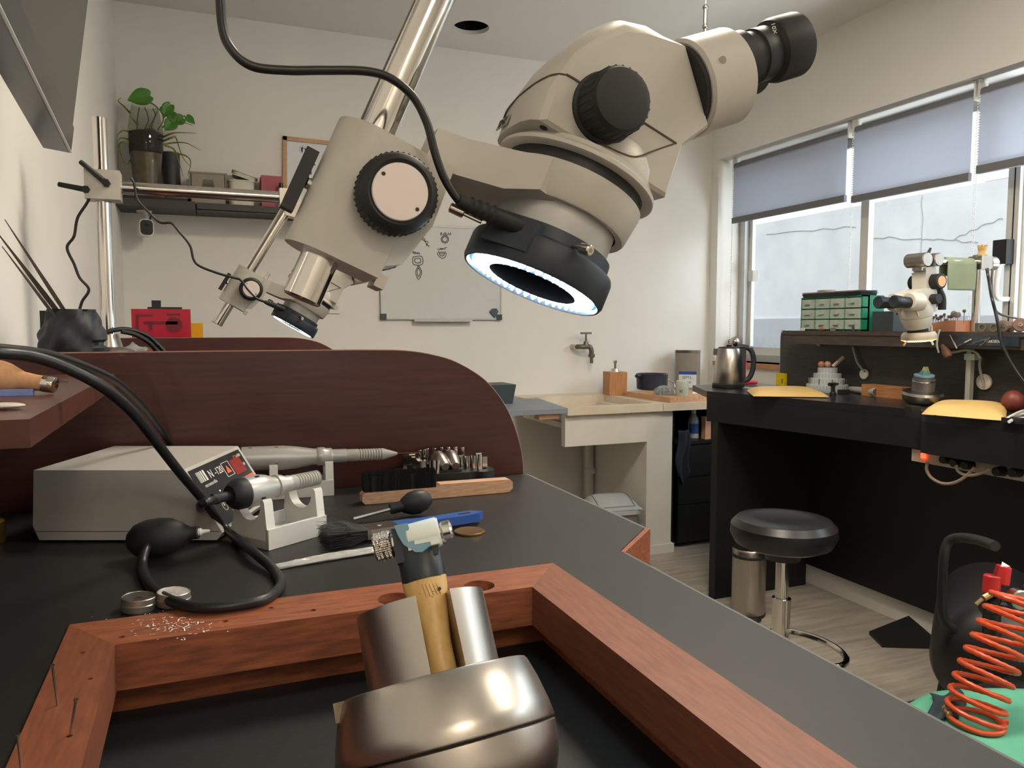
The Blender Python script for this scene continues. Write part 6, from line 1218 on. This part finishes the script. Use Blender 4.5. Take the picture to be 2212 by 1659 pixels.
# sandbag cushions
ym_ = mat('yellow_leather', (214, 180, 116), .55, var=.08, scale=14, bump=.15, bscale=120)
def cushion(label, cs, h):
    P = [onz(u, v, BT) for u, v in cs]; m = M()
    def f(i, j):
        a = P[0]+(P[1]-P[0])*i; b = P[3]+(P[2]-P[3])*i; c = a+(b-a)*j; x, y = abs(i*2-1), abs(j*2-1); e = (1-x**4)*(1-y**4)
        k = (c-(P[0]+P[1]+P[2]+P[3])/4)*(-.05*(1-max(x, y)**2 if 0 else 0)); return c+k+V(0, 0, .0006+h*max(0, e)**.55*(.9+.1*math.sin(8*i)*math.cos(6*j))+.004)
    m.grid(f, 28, 18); g2 = lambda i, j: f(i, j)*1.0; 
    m.grid(lambda i, j: (lambda c: V(c.x, c.y, BT+.0008+.003*(1 if 0 < i < 1 and 0 < j < 1 else 1)))(f(i, j)), 28, 18); bmesh.ops.remove_doubles(m.b, verts=m.b.verts[:], dist=.0035)
    return m.done('sandbag_cushion', ym_, label=label, cat='cushion', group='yellow sandbag cushions', ang=70)
cushion('flat yellow sandbag cushion at the far left end of the window bench', ((1628, 858), (1793, 860), (1750, 843), (1612, 845)), .028)
cushion('flat yellow sandbag cushion at the right bench corner in front of the round vise', ((1990, 897), (2172, 912), (2176, 882), (2020, 878)), .036)
p = onz(2185, 893, BT); m = M(); m.ball((p.x+.05, p.y+.03, BT+.0385), .038, n=28, h=16); m.done('red_brown_ball', mat('oxblood_leather', (120, 58, 50), .45, var=.2), label='red-brown leather ball behind the right yellow cushion', cat='ball')
for k, L in enumerate((((2172, 908), (2185, 900), (2200, 897), (2220, 892)), ((2180, 911), (2192, 905), (2205, 904), (2225, 902)), ((2176, 904), (2190, 896), (2206, 889), (2226, 886)))): m = M(); m.tube([onz(u, v, BT+.006+.004*k) for u, v in L], .005, 8, 6); m.done('white_cable', white, label=('lowest', 'middle', 'topmost')[k]+' white cable of the bundle at the right end of the window bench', cat='cable', group='white cable bundle')
p = onz(2192, 914, BT); m = M(); m.b2((p.x-.02, p.y-.03, BT+.0004), (p.x+.03, p.y+.03, BT+.016), None, .004); m.done('black_remote', mattb, label='small black device beside the white cables on the window bench', cat='device')
p = onz(1689, 833, BT); h_ = onx(1689, 806, p.x).z; t = thing('yellow_card', 'bright yellow card block standing at the back of the window bench', 'card', (p.x, p.y, BT)); m = M(); m.b2((p.x-.012, p.y-.032, BT+.0004), (p.x+.012, p.y+.032, h_), None, .002); m.done('block', mat('bright_yellow', (226, 196, 20), .5), t); m = M(); m.text('g', .035, Matrix(((0, 0, -1, p.x-.0122), (-1, 0, 0, p.y-.015), (0, 1, 0, BT+.02), (0, 0, 0, 1))), .0002); m.done('mark', inkm, t)
p = onz(1628, 833, BT); 
for k, (dx, dy, nm, lb) in enumerate(((.0, .0, 'pink_bottle', 'pink bottle lying behind the kettle handle'),)): m = M(); q1, q2 = onz(1585, 836, BT)+V(.05, .05, .02), onz(1640, 832, BT)+V(0, .02, .012); m.cyl(q1, q2, .018, .010, 16, bev=.003); m.done(nm, mat('hot_pink_plastic', (236, 84, 104), .4), label=lb, cat='bottle')
p = onz(1612, 838, BT); m = M(); m.b2((p.x-.03, p.y-.05, BT+.0003), (p.x+.02, p.y+.05, BT+.004), None, .001); m.done('paper_pad', mat('grey_paper', (176, 178, 180), .6), label='thin grey paper pad before the kettle', cat='paper')
# kettle
KZ = BT; p = onz(1573, 837, BT); kx, ky = p.x, p.y; T = Matrix.Translation((kx, ky, BT+.0004)); kh = ony(1573, 746, ky).z-BT
t = thing('electric_kettle', 'brushed steel electric kettle with a black handle at the left end of the window bench', 'kettle', (kx, ky, BT)); k_ = kh/.215
T = T @ Matrix.Scale(k_, 4) @ Matrix.Rotation(R(-30), 4, 'Z')
m = M(T); m.lathe([(0, 0), (.078, 0), (.08, .004), (.08, .018), (.076, .022), (0, .022)], None, 40); m.done('base', mattb, t); m = M(T); m.lathe([(0, .022), (.074, .022), (.0755, .026), (.070, .10), (.060, .195), (.056, .2), (0, .2)], None, 48); m.prism([(-.05, -.018), (-.05, .018), (-.078, .0)], .165, .198, None, bev=.003); m.done('body', steel, t); m = M(T); m.lathe([(0, .2), (.055, .2), (.05, .206), (.02, .209), (0, .21)], None, 36); m.lathe([(0, .208), (.012, .208), (.014, .216), (0, .22)], None, 16); m.done('lid', mattb, t)
m = M(T)
hp = catmull([(.045, 0, .205), (.075, 0, .207), (.108, 0, .19), (.122, 0, .14), (.116, 0, .08), (.098, 0, .045), (.072, 0, .035)], 6)
for i in range(len(hp)-1):
    pass
m.tube(hp, .013, 12, 1, False); m.b2((.056, -.016, .03), (.082, .016, .2), None, .006); m.done('handle', mat('dark_blue_black_handle', (40, 46, 56), .4), t); m = M(T); m.ball((.105, 0, .205), .012, (1.6, 1.2, .6), n=14, h=8); m.done('switch', mat('pale_blue_switch', (130, 150, 168), .4), t); m = M(T); m.b2((.080, -.008, .05), (.086, .008, .16), None, .002); m.done('water_gauge', mat('red_gauge', (226, 70, 84), .4), t)
p = ony(1588, 738, WY1-.05); m = M(); m.lathe([(0, 0), (.02, 0), (.02, .005), (.008, .007), (.008, .04), (0, .04)], zframe((p.x, WY1-.0005, p.z), (0, -1, 0)), 20); m.ball((p.x, p.y, p.z), .036, n=20, h=12); m.cyl((p.x, p.y, p.z-.06), (p.x, p.y, p.z), .013, n=14); m.done('valve_knob', steel, label='round metal valve on the window jamb above the kettle', cat='valve')
# power strip under the bench
zs = onx(2010, 990, 2.40).z; a, b = onx(1967, 990, 2.40), onx(2215, 1012, 2.40)
t = thing('power_strip', 'beige power strip with a red light fixed under the bench apron', 'power strip', (2.41, (a.y+b.y)/2, zs)); m = M(); m.b2((2.405, b.y-.1, zs-.022), (2.45, a.y, zs+.022), None, .004); m.done('strip', mat('beige_strip', (186, 172, 152), .5), t); p = onx(1995, 984, 2.403); m = M(); m.b2((2.399, p.y-.008, p.z-.01), (2.406, p.y+.008, p.z+.008), None, .002); m.done('red_light', mat('lit_red_lamp', (255, 40, 20), .4, emit=6), t)
for k, (u, v) in enumerate(((2045, 996), (2068, 1003), (2092, 1008), (2160, 1022), (2195, 1024))): p = onx(u, v-4, 2.39); m = M(); m.cyl((2.405, p.y, p.z), (2.365, p.y, p.z), .018, .014, 16, bev=.003); m.done('plug', mattb, label=('leftmost black plug', 'second black plug from the red light', 'middle black plug', 'second black plug from the right', 'rightmost black plug')[k]+' in the power strip under the bench', cat='plug', group='plugs in the power strip')
for k, L in enumerate((((2003, 998), (2002, 1015), (2012, 1032), (2035, 1044), (2060, 1043), (2085, 1030), (2105, 1010)), ((2065, 1005), (2070, 1018), (2085, 1026), (2105, 1026), (2125, 1020), (2140, 1012)))): m = M(); m.tube([onx(u, v, 2.36) for u, v in L], .0055, 8, 8); m.done('white_lead', mat('dirty_white_lead', (150, 132, 116), .5), label=('wider' if k == 0 else 'narrower')+' looping lead hanging below the power strip', cat='cable', group='leads below the power strip')
# ================================================================ FLOOR STANDING THINGS
# stool
sc = P3(1692, 1148, 2.5); sx, sy, szz = sc.x, sc.y, sc.z
t = thing('round_stool', 'round black leather stool on a chrome column beside the black bench', 'stool', (sx, sy, 0)); T = Matrix.Translation((sx, sy, 0)); lth = mat('black_leather', (34, 34, 36), .32, var=.15, scale=60, bump=.08)
m = M(T); m.lathe([(0, szz-.05), (.12, szz-.052), (.152, szz-.038), (.168, szz-.008), (.166, szz+.022), (.148, szz+.042), (.1, szz+.05), (.09, szz+.047), (0, szz+.05)], None, 56); m.done('seat', lth, t)
m = M(T); m.lathe([(0, szz-.09), (.055, szz-.09), (.07, szz-.05), (0, szz-.05)], None, 32); m.done('seat_plate', mattb, t); m = M(T); m.cyl((0, 0, .36), (0, 0, szz-.09), .021, n=28); m.done('upper_column', chrome, t); m = M(T); m.cyl((0, 0, .06), (0, 0, .385), .029, n=28, bev=.002); m.lathe([(.03, .378), (.0305, .39), (.022, .392)], None, 28); m.done('lower_column', chrome, t)
m = M(T); zf = .215; m.tube([(.085+.1*math.cos(R(a)), .0+.15*math.sin(R(a))-.02, zf+.03*math.cos(R(a))*0) for a in range(-120, 121, 12)], .0105, 10, 2); m.tube([(.035, -.15, zf), (.0, -.05, zf), (0, 0, zf)], .009, 8, 4); m.tube([(.035, .11, zf), (.0, .03, zf), (0, 0, zf)], .009, 8, 4); m.done('foot_rest', chrome, t)
m = M(T); m.lathe([(0, 0), (.2, 0), (.205, .006), (.2, .014), (.12, .03), (.05, .06), (0, .07)], None, 48); m.done('base', chrome, t)
# pedal bin
p = onz(1638, 1338, 0); t = thing('pedal_bin', 'small chrome pedal bin under the black bench behind the stool', 'bin', (p.x, p.y+.07, 0)); T = Matrix.Translation((p.x, p.y+.07, .0004)); bh = ony(1636, 1190, p.y).z
m = M(T); m.lathe([(0, 0), (.073, 0), (.075, .004), (.075, .014), (0, .014)], None, 40); m.done('foot_ring', mattb, t); m = M(T); m.lathe([(0, .012), (.073, .012), (.073, bh-.04), (0, bh-.04)], None, 44); m.done('drum', steel, t); m = M(T); m.lathe([(.0735, bh-.045), (.0755, bh-.042), (.0755, bh-.034), (.0735, bh-.031)], None, 44); m.done('rim', mattb, t); m = M(T); m.lathe([(0, bh-.036), (.072, bh-.036), (.072, bh-.012), (.068, bh-.006), (0, bh)], None, 44); m.done('lid', steel, t); m = M(T); m.b2((-.10, -.09, .004), (-.04, -.045, .012), Matrix.Rotation(R(20), 4, 'Z'), .003); m.done('pedal', mattb, t)
# foot pedal
P = [onz(u, v, 0) for u, v in ((1905, 1402), (2000, 1404), (2014, 1388), (1893, 1370))]; t = thing('foot_pedal', 'dark wedge-shaped foot pedal on the floor before the white plinth', 'foot pedal', (P[0]+P[2])/2)
q1 = onz(1905, 1399, 0); q2 = onz(2012, 1402, 0); ax = (q2-q1).normalized(); F = frame(q1+V(0, 0, .0005), ax, z=(0, 0, 1)); L = (q2-q1).length
m = M(F); m.prism([(0, 0), (L, 0), (L, .055), (L*.82, .085), (0, .014)], -.13, 0, Matrix(((1, 0, 0, 0), (0, 0, -1, 0), (0, 1, 0, 0), (0, 0, 0, 1))), bev=.006); m.done('body', mattb, t); m = M(F); m.tube([(L, .06, .02), (L+.06, .05, .006), (L+.16, .02, .006)], .004, 8, 6); m.done('cable', cordm, t)
# compressor
cc = P3(2150, 1440, 1.95); t = thing('air_compressor', 'black air compressor with a round tank, red regulator and tube handle at the right edge', 'compressor', (cc.x, cc.y, 0)); bkm = mat('worn_black_enamel', (30, 29, 31), .42, var=.3, scale=20)
ax = (r_*.75+V(0, 0, 0)+V(.5, -.35, 0)*.0+f_*.0); ax.z = 0; ax.normalize()
axT = V(.80, .60, 0).normalized(); F = zframe(cc, axT, (0, 0, 1)); RT = .15
m = M(F); m.lathe([(0, -.06), (.06, -.055), (.11, -.035), (.14, -.005), (RT, .03), (RT, .45), (.14, .485), (.08, .52), (0, .53)], None, 48); m.done('tank', bkm, t)
m = M(); h0 = P3(2062, 1395, 1.97)
m.tube([P3(2075, 1372, 1.98), P3(2050, 1352, 1.98), P3(2036, 1325, 1.98), P3(2036, 1260, 1.98), P3(2040, 1200, 1.98), P3(2050, 1170, 1.98), P3(2072, 1162, 1.96), P3(2110, 1166, 1.9), P3(2150, 1180, 1.82)], .0125, 12, 8); m.done('tube_handle', bkm, t)
for k in (.05, .4):
    for sg in (-1, 1):
        b = F @ V(-.11, sg*.1, k); e = V((F @ V(-.2, sg*.14, k)).x, (F @ V(-.2, sg*.14, k)).y, .0005); m = M(); m.cyl(b, e, .016, n=12); m.done('leg', bkm, t)
v0 = P3(2142, 1290, 1.86); v1 = P3(2142, 1238, 1.86); redm = mat('signal_red_plastic', (196, 44, 46), .4)
m = M(); m.cyl(P3(2142, 1370, 1.9), v0, .02, n=14); m.cyl(P3(2120, 1310, 1.86), P3(2200, 1318, 1.86), .017, n=14, bev=.003); m.done('manifold', bkm, t)
m = M(); m.cyl(P3(2141, 1282, 1.86), P3(2144, 1242, 1.86), .0195, n=18, bev=.003); m.cyl(P3(2160, 1262, 1.86), P3(2169, 1222, 1.86), .0195, .017, 6, bev=.003); m.done('regulator_knob', redm, t)
q1 = P3(2169, 1221, 1.855); m = M(); m.prism([(-.011, -.006), (.011, -.006), (0, .010)], 0, .002, frame(q1, r_, z=-f_*.5+V(0, 0, .85))); m.done('knob_mark', white, t)
q1 = P3(2190, 1290, 1.84); m = M(); m.cyl(q1, q1-f_*.03, .024, n=24, bev=.003); m.done('gauge', steel, t)
m = M(); m.cyl(P3(2125, 1292, 1.85), P3(2140, 1284, 1.85), .008, n=10); m.cyl(P3(2108, 1306, 1.85), P3(2122, 1294, 1.85), .005, n=10); m.done('brass_valve', mat('small_brass', (170, 140, 104), .35, .8), t)
# low stool with the mint cloth, and the coil hose hanging onto it
cz = P3(2090, 1570, 1.62).z; c1 = P3(2120, 1600, 1.62)
t = thing('low_table', 'low black table under the mint cloth at the bottom right corner', 'table', (c1.x+.05, c1.y-.05, 0)); m = M(); m.b2((c1.x-.14, c1.y-.32, cz-.03), (c1.x+.30, c1.y+.15, cz-.006), None, .004); m.done('top', darkb, t)
for dx, dy in ((-.11, -.29), (.27, -.29), (-.11, .12), (.27, .12)): m = M(); m.b2((c1.x+dx-.018, c1.y+dy-.018, 0), (c1.x+dx+.018, c1.y+dy+.018, cz-.03)); m.done('leg', darkb, t)
E1 = [onz(u, v, cz) for u, v in ((1962, 1522), (2010, 1498), (2075, 1490), (2140, 1488), (2230, 1490))]
m = M()
def mint(i, j):
    e = catmull(E1, 8); k = min(len(e)-1, int(i*(len(e)-1))); a = e[k]; b = V(c1.x-.13+.48*i, c1.y-.33, cz); c = a+(b-a)*j; return c+V(0, 0, .001+.005*math.sin(7*i+4*j)**2*math.sin(3.14*j)+.003*math.sin(13*j+5*i)*math.sin(3.14*j))
m.grid(mint, 30, 24); m.done('mint_cloth', mat('mint_green_cloth', (90, 166, 138), .85, var=.12, scale=12, bump=.2, bscale=150), label='mint green cloth spread at the bottom right corner under the orange hose', cat='cloth', thick=.002)
p = onz(2022, 1530, cz); m = M(); m.grid(lambda i, j: onz(2008+70*i+8*math.sin(5*j), 1506+58*j+7*math.sin(6*i), cz)+V(0, 0, .009+.012*math.sin(3.1*i)*math.sin(3.1*j)+.004*math.sin(9*i+4*j)), 14, 12); m.done('dark_rag', mat('dark_teal_rag', (40, 54, 62), .9), label='dark rag lying on the mint cloth beside the orange hose', cat='cloth', thick=.003)
a = onz(2040, 1546, cz); b = onz(2054, 1576, cz); t = thing('hose_coupling', 'small brass and steel hose coupling on the mint cloth', 'coupling', a); F = zframe(a+V(0, 0, .018), (b-a)); m = M(F); m.lathe([(0, 0), (.006, 0), (.006, .006), (.008, .007), (.008, .014), (.006, .015), (.006, .02), (.0085, .021), (.0085, .032), (.005, .034), (.005, .042), (0, .042)], None, 16); m.done('body', MATS['small_brass'], t)
ctr = [(2204, 1288, 1.66), (2188, 1325, 1.658), (2170, 1365, 1.655), (2153, 1402, 1.65), (2136, 1438, 1.645), (2122, 1475, 1.64), (2112, 1510, 1.635), (2106, 1545, 1.63), (2103, 1568, 1.625)]
hs_ = catmull([P3(*c) for c in ctr], 24); nT = 10.0; P = []
ew = (r_*.85+V(0, 0, -.35)+f_*.35).normalized(); eh = (f_*.9+V(0, 0, -.1)-r_*.1); eh = (eh-ew*eh.dot(ew)).normalized()
pos = lambda s: s
for i in range(421):
    s = i/420; c = hs_[min(len(hs_)-1, int(s*(len(hs_)-1)))]; a = 2*math.pi*nT*s; blend = max(0, (s-.55)/.45); 
    w1 = (ew*(1-blend)+(r_*.98+f_*.0+V(0, 0, -.12))*blend).normalized(); w2 = (eh*(1-blend)+(f_*.94+V(0, 0, .05)-r_*.1)*blend).normalized()
    P.append(c+w1*(.052*math.cos(a))+w2*(.052*math.sin(a)))
zmin = cz+.009
for q in P: q.z = max(q.z, zmin)
P.append(P[-1]+r_*.02); P = [P3(2216, 1262, 1.70), ]+P
m = M(); m.tube(P, .0058, 10, 1, False); m.done('coil_hose', mat('orange_hose', (204, 82, 44), .35, var=.08), label='orange coiled air hose hanging from the compressor onto the mint cloth', cat='hose')
